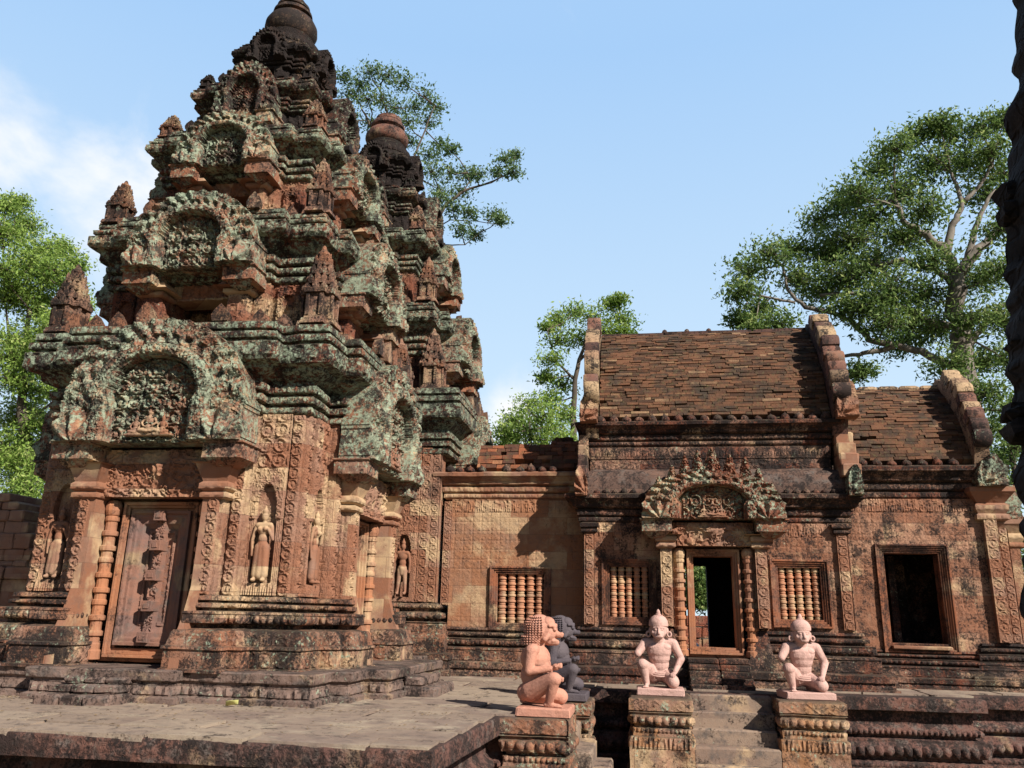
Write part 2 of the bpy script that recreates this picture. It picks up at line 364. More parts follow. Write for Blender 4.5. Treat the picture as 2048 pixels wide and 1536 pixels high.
m_pave = stone('paving_stone', .30, .05, a=(.30,.225,.17,1), b=(.235,.17,.135,1), c=(.40,.32,.235,1), tan=.4, carve=0, grey=.5, joint=.0, streak=0, attr=.3)
m_slab = stone('terrace_slab_stone', .72, .06, a=(.15,.070,.052,1), b=(.125,.062,.05,1), tan=.12, carve=.3, cs=16, block=(.9,.6), grey=.8)
m_hall = stone('hall_wall_stone', .62, .04, a=ORG, b=(.36,.19,.12,1), tan=.35, carve=.25, cs=22)
m_hall_dk = stone('hall_cornice_stone', .82, .2, a=RED, tan=.2, carve=.4, cs=22, topmoss=.4)
m_dkbase = stone('dark_base_stone', .80, .3, a=RED, tan=.2, carve=.4, cs=20, topmoss=.3, grey=.6)
m_smooth_dk = stone('vault_block_stone', .62, .03, a=(.15,.085,.062,1), b=(.11,.065,.05,1), c=(.2,.14,.11,1), tan=.1, carve=.0, grey=.8, joint=.9, block=(.5,.24))
m_coping = stone('coping_stone', .62, .2, a=(.22,.10,.07,1), b=(.17,.09,.07,1), tan=.3, rndo=.8, carve=.0, grey=.4, joint=0)
m_frame = stone('door_frame_stone', .5, 0, a=(.36,.15,.075,1), b=(.30,.14,.085,1), tan=.3, carve=0, grey=.15, joint=.2)
m_framedk = stone('weathered_frame_stone', .74, 0, a=(.30,.11,.055,1), b=(.22,.09,.055,1), tan=.3, carve=0, grey=.4, joint=.2)
m_brk = stone('bracket_stone', .62, .7, a=(.27,.11,.06,1), tan=.25, carve=.15, cs=26, grey=.3, joint=.3)
m_black = stone('painted_shade_stone', .9, .0, a=(.02,.012,.010,1), b=(.016,.011,.010,1), c=(.03,.018,.015,1), tan=.1, carve=.8, cs=9)  # shade put into the base colour: near-black stone for unlit wall and rooms
m_ped_b = stone('weathered_pedestal_stone', .6, .55, a=ORG, tan=.35, carve=.2, cs=18, topmoss=.7, grey=.4)
m_pedestal = stone('pedestal_stone', .56, .4, a=(.32,.155,.075,1), tan=.35, carve=.2, cs=18, topmoss=.7, grey=.4)
m_lat = stone('laterite', .45, .05, a=(.28,.09,.05,1), b=(.22,.07,.045,1), tan=.05, carve=.7, cs=10, block=(.45,.3))
def brickmat(name, a, b, c, dark):
    M = MT(name); n1 = M.noise(3.1, 5, .6); at_ = M.n('Attribute'); at_.attribute_name = 'tone'; f = at_.outputs['Fac']
    col = M.mix(M.step(f, .15, .6), a, b); col = M.mix(M.step(f, .93, .99), col, c); col = M.mix(M.mth('MULTIPLY', M.step(n1, .42, .7), dark, clamp=True), col, (.045,.033,.025,1))
    g = M.noise(16, 5, .7, off=4); col = M.mix(M.mth('MULTIPLY', M.step(g, .5, .72), .5), col, (.13,.12,.05,1)); M.col(col)
    M.bump(M.mth('ADD', M.noise(28, 6, .7), M.noise(9, 4, .6)), .8, .02); return M.m
m_brick = brickmat('roof_brick', (.062,.030,.018,1), (.145,.064,.034,1), (.27,.16,.09,1), .9)
m_brick_red = brickmat('ruined_brick', (.10,.040,.025,1), (.26,.085,.04,1), (.36,.16,.08,1), .8)
def statue_mat(name, c1, c2, c3):
    M = MT(name, .8); n = M.noise(4, 5, .6); k = M.noise(60, 4, .7, off=3)
    col = M.mix(M.step(n, .35, .7), c1, c2); col = M.mix(M.mth('MULTIPLY', M.step(M.noise(5.2, 7, .75, off=8), .50, .68), .75), col, c3); col = M.mix(M.mth('MULTIPLY', M.step(M.noise(130, 3, .7, off=2), .55, .7), .35), col, c3); M.col(col)
    M.bump(k, .8, .008); M.bump(M.noise(14, 5, .6), .7, .014); return M.m
m_pink = statue_mat('pink_sandstone', (.56,.34,.29,1), (.50,.31,.26,1), (.30,.17,.14,1))
m_orange = statue_mat('salmon_sandstone', (.52,.24,.165,1), (.47,.235,.17,1), (.28,.12,.085,1))
m_grey = statue_mat('grey_sandstone', (.085,.068,.078,1), (.105,.083,.088,1), (.05,.04,.045,1))
# ---------------------------------------------------------------- ornament bands used on sweeps
P_bead = lambda p=.05, a=.02: (lambda u, v, l: a*beads(u, v, p, l))
P_petal = lambda p=.09, a=.02: (lambda u, v, l: a*petals(u, v, p, l))
P_fol = lambda s=.07, a=.02, sd=0: (lambda u, v, l: a*ridge(u, v+sd*3.3, s, sd))
P_dia = lambda p=.2, a=.022: (lambda u, v, l: a*diamonds(u, v, p, l))
P_scr = lambda a=.018: (lambda u, v, l: a*scroll(u, v, l))
def plan(c, *steps):                     # square of half side c with central projections (half width, depth)
    q = [(c,-c)]
    r = []; pd = c
    for w, d in steps: r += [(w, pd), (w, d)]; pd = d       # south face, right half, corner to centre: (x, depth)
    south = [(x, -d) for x, d in reversed(r)]; east = [(d, -x) for x, d in r]
    one = south+q+east                    # from the middle of the south face to the middle of the east face
    P = []
    for k in range(4):
        a = k*math.pi/2; c_, s_ = round(math.cos(a)), round(math.sin(a))
        P += [(x*c_-y*s_, x*s_+y*c_) for x, y in one]
    return P
SE = lambda nx, ny: ny < -.5 or nx > .5
SEW = lambda nx, ny: ny < -.5 or abs(nx) > .5
# ---------------------------------------------------------------- pediment height field
def ped_fns(a, h, sd=0, jag=.03, tymp=1.):
    def coords(u, v):
        x, y = np.abs(u)/a, v/h
        lob = .05*np.exp(-((y-.40)/.06)**2)
        iw = .43+lob
        s = np.where(y > .45, np.hypot(x/iw, (y-.45)/.235), x/iw)
        th = np.arctan2(y-.3, x*.9)
        return x, y, s, th
    def hf(u, v):
        x, y, s, th = coords(u, v)
        ku = np.abs(u)
        t = .016*ridge(ku, v, .04, sd)+.075*np.clip(scroll(ku+.04, v, .20*min(1, a), sd), 0, 1)*(s < .95)+.06*np.exp(-((u/(.10*a))**2+((v-.2*h)/(.14*h))**2))*(.5+ridge(u, v, .035, sd+3))+.05*np.exp(-((u/(.05*a))**2+((v-.37*h)/(.05*h))**2))
        t = t-.06
        b = (s-1)/.48; bandh = .10+.05*np.sqrt(np.clip(1-(2*b-1)**2, 0, 1))+.03*ridge(ku, v, .04, sd+7)*(b > .15)*(b < .85)-.03*np.exp(-((b-.1)/.05)**2)-.03*np.exp(-((b-.9)/.05)**2)
        lf = .5-.5*np.cos(2*math.pi*(th*4.4+(s > 1.78)*.5+.15*np.sin(s*6))); fr_ = np.clip((s-1.48)/.3, 0, 1)*(s < 1.78)+np.clip((s-1.78)/.4, 0, 1)*(s >= 1.78)
        fl = .035+.075*(1-lf)**.8*(1-.35*fr_)+.028*ridge(ku, v, .038, sd+11)
        fx, fy = (x-.74)*a, (y+.03)*h
        fr, ft = np.hypot(fx, fy), np.arctan2(fy, fx)
        nag = .10+.07*np.exp(-((fr-.1*a)/(.12*a))**2)+.045*np.cos(ft*9)*np.clip(fr/(.2*a), 0, 1)+.02*ridge(u, v, .05, sd+2)
        H = np.where(s < 1, t, np.where(s < 1.48, bandh, fl))
        return np.where((y < .36) & (x > .6) & (fr < .36*a), nag, H)*min(1., .45+.55*a)
    def mask(u, v):
        x, y, s, th = coords(u, v)
        ox = np.interp(y, [0,.1,.3,.5,.62,.75,.88,.97,1.], [1.,1.,.985,.93,.88,.77,.56,.32,.1])
        tips = jag*np.abs(np.sin(th*13))
        return (x < ox-tips+jag*.5) & (y < 1)
    return hf, mask
def pediment(parent, a, h, z0, d, sd, th=.24, res=.013, mat=None):
    hf, mk_ = ped_fns(a, h, sd)
    return relief('pediment', mat or m_ped, parent, (-a,-d,z0), (1,0,0), (0,0,1), 2*a, h, hf, res, mk_, th)
# ported ornament: colonnette lathe
def colonnette_prof(h, r):
    P = [(r*1.25,0),(r*1.25,h*.05),(r*1.0,h*.06),(r*1.0,h*.09)]
    z = .1
    while z < .88:
        big = abs((z*7.3) % 1-.5) < .25
        rr = r*(1.12 if big else 1.0)
        P += [(r*.82,h*z),(r*.82,h*(z+.035)),(rr,h*(z+.042)),(rr*1.02,h*(z+.055)),(rr,h*(z+.068)),(r*.84,h*(z+.075))]
        z += .095 if big else .075
    P += [(r*1.0,h*.9),(r*1.2,h*.93),(r*1.2,h*.96),(r*.9,h*.99),(r*.5,h)]
    return P
# ---------------------------------------------------------------- bodies: closed primitives fused by a voxel remesh
def caps(m, p, q, r1, r2, n=14):
    p, q = Vector(p), Vector(q); L = (q-p).length; prof = []
    for k in range(6): a = -math.pi/2+k*math.pi/10; prof.append((max(r1*math.cos(a),1e-4), r1*math.sin(a)))
    for k in range(6): a = k*math.pi/10; prof.append((max(r2*math.cos(a),1e-4), L+r2*math.sin(a)))
    m.lathe(prof, tuple(p), n, (q-p) if L > 1e-6 else (0,0,1))
def ell(m, c, r, rot=(0,0,0), n=16):
    R = Matrix.Rotation(rot[2],3,'Z')@Matrix.Rotation(rot[1],3,'Y')@Matrix.Rotation(rot[0],3,'X'); P = []; k = 10
    for i in range(k+1):
        a = -math.pi/2+math.pi*i/k
        for j in range(n):
            b = 2*math.pi*j/n; v = R@Vector((r[0]*max(math.cos(a),1e-3)*math.cos(b), r[1]*max(math.cos(a),1e-3)*math.sin(b), r[2]*math.sin(a))); P.append(tuple(v+Vector(c)))
    F = [[i*n+j, i*n+(j+1) % n, (i+1)*n+(j+1) % n, (i+1)*n+j] for i in range(k) for j in range(n)]+[list(range(n-1,-1,-1)), [k*n+j for j in range(n)]]
    m.add(P, F)
def fuse(name, m, mat, parent, vox=.008, it=5, f=.5):
    o = m.build(name, mat, None); r = o.modifiers.new('r','REMESH'); r.mode = 'VOXEL'; r.voxel_size = vox; r.use_smooth_shade = True
    s = o.modifiers.new('s','SMOOTH'); s.iterations = it; s.factor = f
    dg = bpy.context.evaluated_depsgraph_get(); dg.update(); me = bpy.data.meshes.new_from_object(o.evaluated_get(dg), depsgraph=dg)
    bpy.data.objects.remove(o); me.materials.clear(); me.materials.append(mat)
    me.polygons.foreach_set('use_smooth', np.ones(len(me.polygons), bool))
    return link(bpy.data.objects.new(name, me), parent)
def hand_fist(m, c, d, side, s=1.):       # closed hand: palm, four curled fingers, thumb; d = pointing direction, side = across
    c, d, side = Vector(c), Vector(d).normalized(), Vector(side).normalized(); n = d.cross(side)
    ell(m, c, (.034*s,.034*s,.03*s))
    for k, (o, l) in enumerate(((-1.5,.030),(-.5,.036),(.5,.034),(1.5,.027))):
        b = c+side*(o*.016*s)+d*.028*s; k1 = b+d*l*.5*s+n*.006*s; k2 = k1-n*.03*s+d*.004; k3 = k2-d*.022*s
        caps(m, b, k1, .0095*s, .0095*s, 8); caps(m, k1, k2, .0095*s, .0085*s, 8); caps(m, k2, k3, .0085*s, .0075*s, 8)
    t = c+side*(.034*s)-n*.006*s; caps(m, t, t+d*.04*s-side*.012*s-n*.012*s, .0105*s, .0085*s, 8)
def hand_flat(m, c, d, side, s=1., dn=(0,0,-1)):     # hand laid over a knee: five fingers bending down
    c, d, side, dn = Vector(c), Vector(d).normalized(), Vector(side).normalized(), Vector(dn)
    ell(m, c, (.036*s,.034*s,.02*s)); 
    for o, l in ((-1.5,.042),(-.5,.05),(.5,.047),(1.5,.036)):
        b = c+side*(o*.0185*s)+d*.026*s; k1 = b+d*l*.5*s; k2 = k1+d*l*.35*s+dn*.025*s
        caps(m, b, k1, .0095*s, .009*s, 8); caps(m, k1, k2, .009*s, .007*s, 8)
    t = c+side*.036*s; caps(m, t, t+d*.036*s+side*.012*s+dn*.012*s, .0105*s, .008*s, 8)
def foot(m, heel, d, side, L=.17, s=1.):
    heel, d, side = Vector(heel), Vector(d).normalized(), Vector(side).normalized(); up_ = Vector((0,0,1))
    caps(m, heel+up_*.03, heel+d*L*.72+up_*.018, .032, .026, 10); ell(m, heel+d*L*.68+up_*.012, (.042,.042,.018))
    for k in range(5):
        b = heel+d*(L*.76-abs(k-.6)*.006)+side*((k-2)*.0165)+up_*.013
        caps(m, b, b+d*(.034-.0035*k), .0115-.001*k, .0095-.0008*k, 8)
def kneeling(kind):
    """local frame: front -y, its right hand side -x; right knee up, left knee down"""
    m = MB(); z0 = .095
    ell(m, (0,.115,.27), (.155,.125,.115)); ell(m, (-.055,.19,.235), (.09,.09,.10)); ell(m, (.07,.19,.235), (.09,.09,.10))
    if kind == 'monkey':
        ell(m, (0,.085,.40), (.135,.108,.14)); ell(m, (0,.05,.585), (.18,.125,.14)); ell(m, (-.078,.01,.625), (.09,.072,.06)); ell(m, (.078,.01,.625), (.09,.072,.06))
        ell(m, (0,.06,.50), (.152,.112,.13)); ell(m, (0,.03,.60), (.15,.105,.11))
        caps(m, (-.175,.05,.68), (.175,.05,.68), .07, .07); caps(m, (0,.03,.70), (0,.0,.78), .08, .075)
        # right arm broken below the elbow, left arm down to the knee
        caps(m, (-.20,.045,.675), (-.275,-.02,.57), .068, .058); caps(m, (-.275,-.02,.57), (-.30,-.05,.535), .056, .052)
        caps(m, (.20,.045,.675), (.30,.03,.475), .068, .052); caps(m, (.30,.03,.475), (.205,-.14,.31), .052, .034)
        hand_flat(m, (.19,-.165,.292), (-.35,-.85,-.25), (-1,0.3,0))
        ell(m, (0,-.015,.865), (.12,.12,.135)); ell(m, (0,-.095,.80), (.082,.07,.064)); ell(m, (0,-.125,.778), (.06,.05,.038)); ell(m, (0,-.108,.752), (.052,.046,.025))
        caps(m, (-.066,-.108,.888), (-.012,-.128,.895), .017, .015); caps(m, (.066,-.108,.888), (.012,-.128,.895), .017, .015); caps(m, (0,-.125,.885), (0,-.172,.812), .016, .020); caps(m, (-.038,-.150,.768), (.038,-.150,.768), .014, .014)
        for s in (-1,1):
            ell(m, (s*.040,-.122,.862), (.021,.016,.013)); ell(m, (s*.075,-.09,.82), (.03,.03,.035)); ell(m, (s*.118,.0,.84), (.024,.032,.055))
            ell(m, (s*.016,-.168,.80), (.010,.008,.007))
        hipz = .27
    else:
        ell(m, (0,.10,.42), (.16,.15,.17)); ell(m, (0,.03,.44), (.135,.125,.15)); ell(m, (0,.09,.60), (.19,.165,.17)); ell(m, (0,.045,.60), (.15,.115,.15)); ell(m, (0,.04,.51), (.15,.125,.15))
        caps(m, (-.165,.10,.70), (.165,.10,.70), .072, .072); caps(m, (0,.10,.72), (0,.04,.84), .09, .09)
        caps(m, (-.195,.11,.69), (-.225,.13,.475), .068, .052); caps(m, (-.225,.13,.475), (-.21,-.10,.505), .050, .033); hand_fist(m, (-.205,-.155,.525), (0,-1,.12), (-1,0,0), 1.25)
        caps(m, (.195,.11,.69), (.235,.12,.48), .068, .052); caps(m, (.235,.12,.48), (.19,-.10,.40), .050, .033); hand_fist(m, (.185,-.145,.385), (0,-1,-.2), (1,0,0), 1.1)
        # head: brow, cheeks, curling trunk-like snout, open jaw
        ell(m, (0,.03,.93), (.125,.135,.15)); ell(m, (0,-.045,.88), (.10,.09,.10)); ell(m, (0,-.03,1.0), (.105,.09,.07))
        caps(m, (-.05,-.115,.955), (.05,-.115,.955), .028, .028)
        caps(m, (0,-.09,.915), (0,-.145,.868), .042, .038); caps(m, (0,-.145,.868), (0,-.185,.862), .038, .030); ell(m, (0,-.195,.872), (.03,.024,.026))
        caps(m, (0,-.06,.80), (0,-.135,.782), .058, .036); caps(m, (-.04,-.10,.80), (-.02,-.15,.795), .018,.014); caps(m, (.04,-.10,.80), (.02,-.15,.795), .018, .014)
        for s in (-1,1):
            ell(m, (s*.052,-.122,.925), (.028,.024,.022)); caps(m, (s*.10,-.07,.965), (s*.03,-.125,.975), .02, .02); caps(m, (s*.085,-.05,.86), (s*.10,-.02,.82), .03, .035); ell(m, (s*.125,.02,.90), (.02,.035,.05))
        hipz = .27
    # raised right leg
    caps(m, (-.085,.12,.25), (-.235,-.13,.395), .118, .078); ell(m, (-.235,-.14,.395), (.078,.078,.078)); caps(m, (-.235,-.13,.385), (-.185,-.085,.15), .075, .044)
    foot(m, (-.185,-.055,z0), (-.08,-1,0), (1,0,0), .18)
    # kneeling left leg
    caps(m, (.085,.12,.25), (.175,-.16,.19), .105, .082); ell(m, (.175,-.17,.178), (.085,.082,.084)); caps(m, (.175,-.12,.15), (.12,.20,.145), .06, .042)
    caps(m, (.12,.20,.145), (.115,.235,.125), .036, .03); caps(m, (.115,.24,.13), (.115,.215,z0+.015), .032, .022)
    for k in range(5): caps(m, (.115+(k-2)*.016,.225,z0+.02), (.115+(k-2)*.017,.195,z0+.012), .011, .009, 8)
    return m
def statue(kind, mat, label, loc, rz, group, base=(.62,.56,.095), shift=0):
    t = thing('guardian_statue', label, 'statue', loc, group, rz)
    b = MB(); b.box((-base[0]/2,-base[1]/2+shift,0), (base[0]/2,base[1]/2+shift,base[2]), .003, .012); b.build('base_slab', mat, t)
    body = fuse('body', kneeling(kind), mat, t, .0060, 5)
    if kind == 'monkey':
        h = MB(); h.lathe([(.122,.90),(.135,.91),(.137,.94),(.129,.985),(.100,1.03),(.058,1.058),(.03,1.064)], (0,.0,0), 28); h.lathe([(.03,1.055),(.042,1.063),(.042,1.075),(.028,1.082),(.030,1.10),(.020,1.125),(.004,1.142)], (0,.0,0), 16)
        h.build('cap', mat, t, True, 40)
        for s in (-1,1):
            e = MB(); 
            for k in range(14):
                a = 2*math.pi*k/14; a2 = 2*math.pi*(k+1)/14; c = Vector((s*.145,-.02,.80)); f = lambda q: c+Vector((math.cos(q)*.030*.9, -math.cos(q)*.012*s*0, math.sin(q)*.033))
                caps(e, f(a), f(a2), .0125, .0125, 8)
            e.build('ear_ring', mat, t, True)
        s_ = MB()
        for k in range(22):
            a0, a1 = math.pi*(1.03+.94*k/22), math.pi*(1.03+.94*(k+1)/22)
            for rr, dz in ((.0,0.),(.022,-.02),(.04,-.045)):
                g = lambda q: (math.cos(q)*(.15+rr*.5), .085+math.sin(q)*(.135+rr), .335+dz-.05*math.sin(-q)*1)
                caps(s_, g(a0), g(a1), .013, .013, 6)
        s_.build('loincloth', mat, t, True)
    else:
        h = MB()
        for i in range(12):
            z = .76+i*.027; rr = .15 if z < .95 else math.sqrt(max(.15**2-((z-.95)*1.05)**2, .02**2)); w = .155
            for k in range(19):
                a = math.radians(-18+k*12); x, y = math.cos(a)*rr*1.02, .055+math.sin(a)*rr*1.08+(.03 if z < .86 else 0)
                h.lathe([(.002,-.010),(.010,-.004),(.010,.004),(.002,.010)], (x,y,z), 6, (x,y-.05,0.01))
        h.build('curled_hair', mat, t, True)
        c = MB(); ell(c, (0,.05,.92), (.145,.155,.175)); ell(c, (0,.10,.82), (.135,.115,.12)); fuse('hair_cap', c, mat, t, .012, 2)
    return t
def niche_figure_mb(male):
    m = MB(); f = -.03
    ell(m, (0,f,.66), (.036,.035,.045)); ell(m, (0,f,.715), (.03,.03,.03)); caps(m, (0,f,.73), (0,f,.77), .02, .008); caps(m, (0,f,.60), (0,f,.64), .018, .018)
    caps(m, (-.065,f,.575), (.065,f,.575), .03, .03); ell(m, (0,f,.53), (.07,.04,.06)); ell(m, (0,f,.44), (.05,.034,.06)); ell(m, (0,f,.37), (.066,.04,.05))
    if not male:
        for s in (-1,1): ell(m, (s*.032,f-.035,.535), (.024,.022,.024))
        caps(m, (-.035,f,.35), (-.045,f,.08), .045, .042); caps(m, (.035,f,.35), (.045,f,.08), .045, .042); caps(m, (0,f,.35), (0,f,.08), .045, .05)
        caps(m, (-.085,f,.56), (-.115,f,.42), .02, .017); caps(m, (-.115,f,.42), (-.10,f-.01,.27), .017, .012); caps(m, (.085,f,.56), (.11,f-.01,.43), .02, .017); caps(m, (.11,f-.01,.43), (.065,f-.04,.53), .017, .013)
    else:
        caps(m, (-.035,f,.34), (-.055,f,.05), .038, .02); caps(m, (.035,f,.34), (.055,f,.05), .038, .02); caps(m, (0,f,.36), (0,f,.30), .05, .04)
        caps(m, (-.085,f,.56), (-.12,f,.46), .022, .018); caps(m, (-.12,f,.46), (-.11,f-.03,.52), .018, .014); caps(m, (.085,f,.56), (.105,f,.44), .022, .018); caps(m, (.105,f,.44), (.10,f,.31), .018, .013)
        caps(m, (-.112,f-.03,.04), (-.112,f-.03,.66), .008, .008)
    for s in (-1,1): ell(m, (s*.05,f-.03,.03), (.022,.045,.02))
    return m
def seated_figures(parent, z, d, s, mat):        # a god seated between two attendants
    m = MB()
    for x, k in ((0,1.25),(-.17,.85),(.17,.85)):
        g = lambda a, b, c: (x+a*k, b*k, c*k)
        ell(m, g(0,0,.20), (.026*k,.026*k,.032*k)); caps(m, g(0,0,.22), g(0,0,.265), .02*k, .007*k); ell(m, g(0,0,.125), (.042*k,.03*k,.05*k)); ell(m, g(0,0,.055), (.045*k,.035*k,.035*k))
        for q in (-1,1): caps(m, g(q*.04,0,.155), g(q*.075,-.01,.10), .014*k, .012*k, 8); caps(m, g(q*.075,-.01,.10), g(q*.045,-.03,.07), .012*k, .01*k, 8); caps(m, g(q*.03,0,.035), g(q*.085,-.02,.03), .026*k, .02*k, 8); caps(m, g(q*.085,-.02,.03), g(0,-.04,.015), .018*k, .013*k, 8)
    m.box((-.30,-.03,-.03), (.30,.04,0), .002)
    o = fuse('tympanum_figures', m, mat, parent, .008, 2); o.scale = (s,s,s); o.location = (0,-d,z); return o
def niche_figure(parent, x, d, z, s, male=False, mat=None, rz=0):
    o = fuse('niche_figure', niche_figure_mb(male), mat or m_wall_plain, parent, .007, 2)
    o.scale = (s,s,s); o.location = (x,-d,z); return o
# ---------------------------------------------------------------- shrine tower, local frame centred on its axis
def turn(objs, quarter, parent):
    out = []
    for o in objs:
        c = o.copy(); COL.objects.link(c); c.parent = parent; R = Matrix.Rotation(quarter*math.pi/2, 4, 'Z')
        c.matrix_local = R@o.matrix_basis
        for ch in o.children: g = ch.copy(); COL.objects.link(g); g.parent = c
        out.append(c)
    return out
def spire_mb(h, w, seed):                  # miniature tower standing on a cornice corner
    r = random.Random(seed); m = MB()
    def ring(a, z0, z1, a2=None, j=.004):
        a2 = a2 or a
        pl = [(-a,-a*.55),(-a*.62,-a*.62),(-a*.62,-a),(a*.62,-a),(a*.62,-a*.62),(a,-a*.62),(a,a*.62),(a*.62,a*.62),(a*.62,a),(-a*.62,a),(-a*.62,a*.62),(-a,a*.62)]
        k = a2/a; n = len(pl); P = [(x+r.uniform(-j,j), y+r.uniform(-j,j), z0) for x, y in pl]+[(x*k+r.uniform(-j,j), y*k+r.uniform(-j,j), z1) for x, y in pl]
        m.add(P, [list(range(n-1,-1,-1)), list(range(n,2*n))]+[[i,(i+1) % n,n+(i+1) % n,n+i] for i in range(n)])
    ring(w*1.25, 0, h*.07, w*1.15); ring(w*.98, h*.07, h*.11); ring(w*.86, h*.11, h*.38, w*.82)
    for s in (-1,1):                       # little blind doors with arches on all four faces
        for q in (0,1):
            for k, (x0, x1) in enumerate(((-.62,-.36),(.36,.62))):
                a = (x0*w*.9, s*w*.90, h*.11); b = (x1*w*.9, s*w*1.02, h*.36)
                lo = [min(a[i],b[i]) for i in range(3)]; hi = [max(a[i],b[i]) for i in range(3)]
                if q: lo, hi = [lo[1],lo[0],lo[2]], [hi[1],hi[0],hi[2]]
                m.box(lo, hi, .003)
    z, a = h*.38, w
    for t in range(4):
        ring(a*1.08, z, z+h*.045, a*1.14); ring(a*1.02, z+h*.045, z+h*.07, a*.9)
        for k in range(4):                 # antefix leaves
            an = k*math.pi/2
            for o in (-.55,0,.55):
                hh = h*(.12 if o == 0 else .075); x, y = a*o, -a*1.0; c, s = math.cos(an), math.sin(an)
                P = [(-.17*a,0,0),(.17*a,0,0),(.2*a,0,hh*.45),(0,0.02,hh),(-.2*a,0,hh*.45)]
                P2 = []
                for dy in (0,.16*a):
                    for p in P: P2.append(((x+p[0])*c-(y+dy)*s, (x+p[0])*s+(y+dy)*c, z+h*.045+p[2]))
                m.add(P2, [[0,1,2,3,4],[9,8,7,6,5]]+[[(i+1) % 5,i,5+i,5+(i+1) % 5] for i in range(5)])
        a *= .80; ring(a*.82, z+h*.06, z+h*.135, a*.8); z += h*.125
    m.lathe([(a*.8,z),(a*1.0,z+h*.02),(a*.9,z+h*.05),(a*.5,z+h*.08),(a*.3,z+h*.13),(a*.05,h*1.03)], (0,0,0), 10)
    return m
def antefix(m, x, y, z, w, h, nx, ny, r):
    tx, ty = -ny, nx; P = []
    h *= r.uniform(.7,1.1)
    for dy, k in ((0.,1.),(-.10*w/.2,.8)):
        for a, b in ((-.42,0),(.42,0),(.52,.35),(.36,.65),(0,1.),(-.36,.65),(-.52,.35)):
            P.append((x+tx*a*w*k+nx*dy+r.uniform(-.004,.004), y+ty*a*w*k+ny*dy+r.uniform(-.004,.004), z+b*h*(1 if dy == 0 else .93)))
    m.add(P, [[0,1,2,3,4,5,6],[13,12,11,10,9,8,7]]+[[(i+1) % 7,i,7+i,7+(i+1) % 7] for i in range(7)])
def porch(root, w0, w1, d, dw, z0, z1, cap_z, ped_w, ped_h, sd, real=False, res=.013, mat_p=None, door=True, pd=None):
    """south-face door assembly: lintel, capitals, pediment, colonnettes, door. returns its objects"""
    out = []
    lh = cap_z-z1                            # lintel between capital blocks
    lf = lambda u, v: .03+.045*ridge(u, v, .075, sd)+.035*np.exp(-((np.abs(v/lh-.62+.12*np.cos(u/w0*6.3)))/.13)**2)+.05*np.exp(-((u/.07)**2+((v/lh-.6)/.25)**2))
    out.append(relief('lintel', m_ped_low, root, (-w0+.02,-(dw+.28),z1+.02), (1,0,0), (0,0,1), 2*w0-.04, lh-.06, lf, res, None, .3))
    for s in (-1,1):                         # capital blocks carrying the pediment ends
        cx = s*(w0+ped_w)/2; hw = (ped_w-w0)/2; pw = (w1-w0)/2+.03; px = s*(w0+w1)/2
        P = [(-1,-1),(1,-1),(1,1),(-1,1)]
        y0 = -(d-.1); q = [(px+a*pw, y0+(b*.14)) for a, b in P]
        o = sweep('capital', q, [(0,z1-.02),(.035,z1,P_bead(.05,.012)),(.035,z1+.05),(.0,z1+.07),(.05,z1+.10,P_petal(.07,.014)),(.05,z1+.16),(.02,z1+.19),(.10,cap_z-.24),(.14,cap_z-.235)], m_wall_plain, root, .02, .02, .1, .004, SEW); out.append(o)
        q2 = [(cx+a*hw, -(d+.04)+b*.22) for a, b in P]
        o = sweep('bracket', q2, [(-.16,cap_z-.30),(-.10,cap_z-.27),(-.03,cap_z-.2),(0,cap_z-.2,P_dia(.13,.014)),(.0,cap_z-.03),(.03,cap_z-.02),(.03,cap_z+.0)], m_brk, root, .02, .02, .1, .005, SEW); out.append(o)
    out.append(pediment(root, ped_w, ped_h, cap_z, pd or d+.18, sd, .34, res, mat_p))
    if door:
        cz = z0; ch = z1-z0
        for s in (-1,1):
            m = MB(); m.lathe(colonnette_prof(ch, .082), (s*(w0-.115), -(dw+.17), cz), 12); out.append(m.build('colonnette', m_frame, root, False))
        fw_ = w0-.24; fr = MB(); b = .035
        for k in range(3):                   # stepped frame
            e = fw_-k*b; y = -(dw+.16)+k*.035; zt = z1-.02-k*b; zb = cz+.06+k*b
            for x0, x1, za, zc in ((-e,-e+b,zb,zt),(e-b,e,zb,zt)): fr.box((x0,y,za),(x1,y+.3,zc),.001,.004)
            fr.box((-e,y,zt-b),(e,y+.3,zt+.002),.001,.004); fr.box((-e,y,zb-b),(e,y+.3,zb+.001),.001,.004)
        fr.box((-fw_-.1,-(dw+.10),cz-.02),(fw_+.1,-(dw-.3),cz+.05),.003,.01)
        out.append(fr.build('door_frame', m_frame, root))
        e = fw_-3*b; zt, zb = z1-.02-3*b, cz+.06+3*b; hh = zt-zb
        if not real:
            def df(u, v):
                a = np.abs(u)/e; y = v
                edge = np.minimum(v, hh-v)/.42; q = np.clip(np.maximum(a, 1-edge), 0, 1)
                mold = np.interp(q, [.30,.36,.37,.46,.47,.60,.62,.78,.80,.90,.92,1], [0,.0,.022,.022,.012,.05,.07,.085,.10,.10,.13,.13])
                mold = mold+.016*ridge(u*1.5, v, .05, 5)*((q > .37) & (q < .46))+.004*np.cos(v*260)*((q > .47) & (q < .52))
                cen = np.where(a < .16, .075+.03*ridge(u, v, .04, 3), 0)
                return np.maximum(mold, cen)-.02
            dr = relief('false_door', m_door, root, (-e,-(dw+.03),zb), (1,0,0), (0,0,1), 2*e, hh, df, .011, None, .1); out.append(dr)
            for k in range(5):
                zz = zb+hh*(.02+.225*k); m = MB(); m.box((-.07,-(dw+.18),zz), (.07,-dw,zz+.125), .002, .006); m.box((-.035,-(dw+.19),zz+.035), (.035,-(dw+.17),zz+.09), .001, .004)
                m.build('door_knob', m_door, dr)
    return out
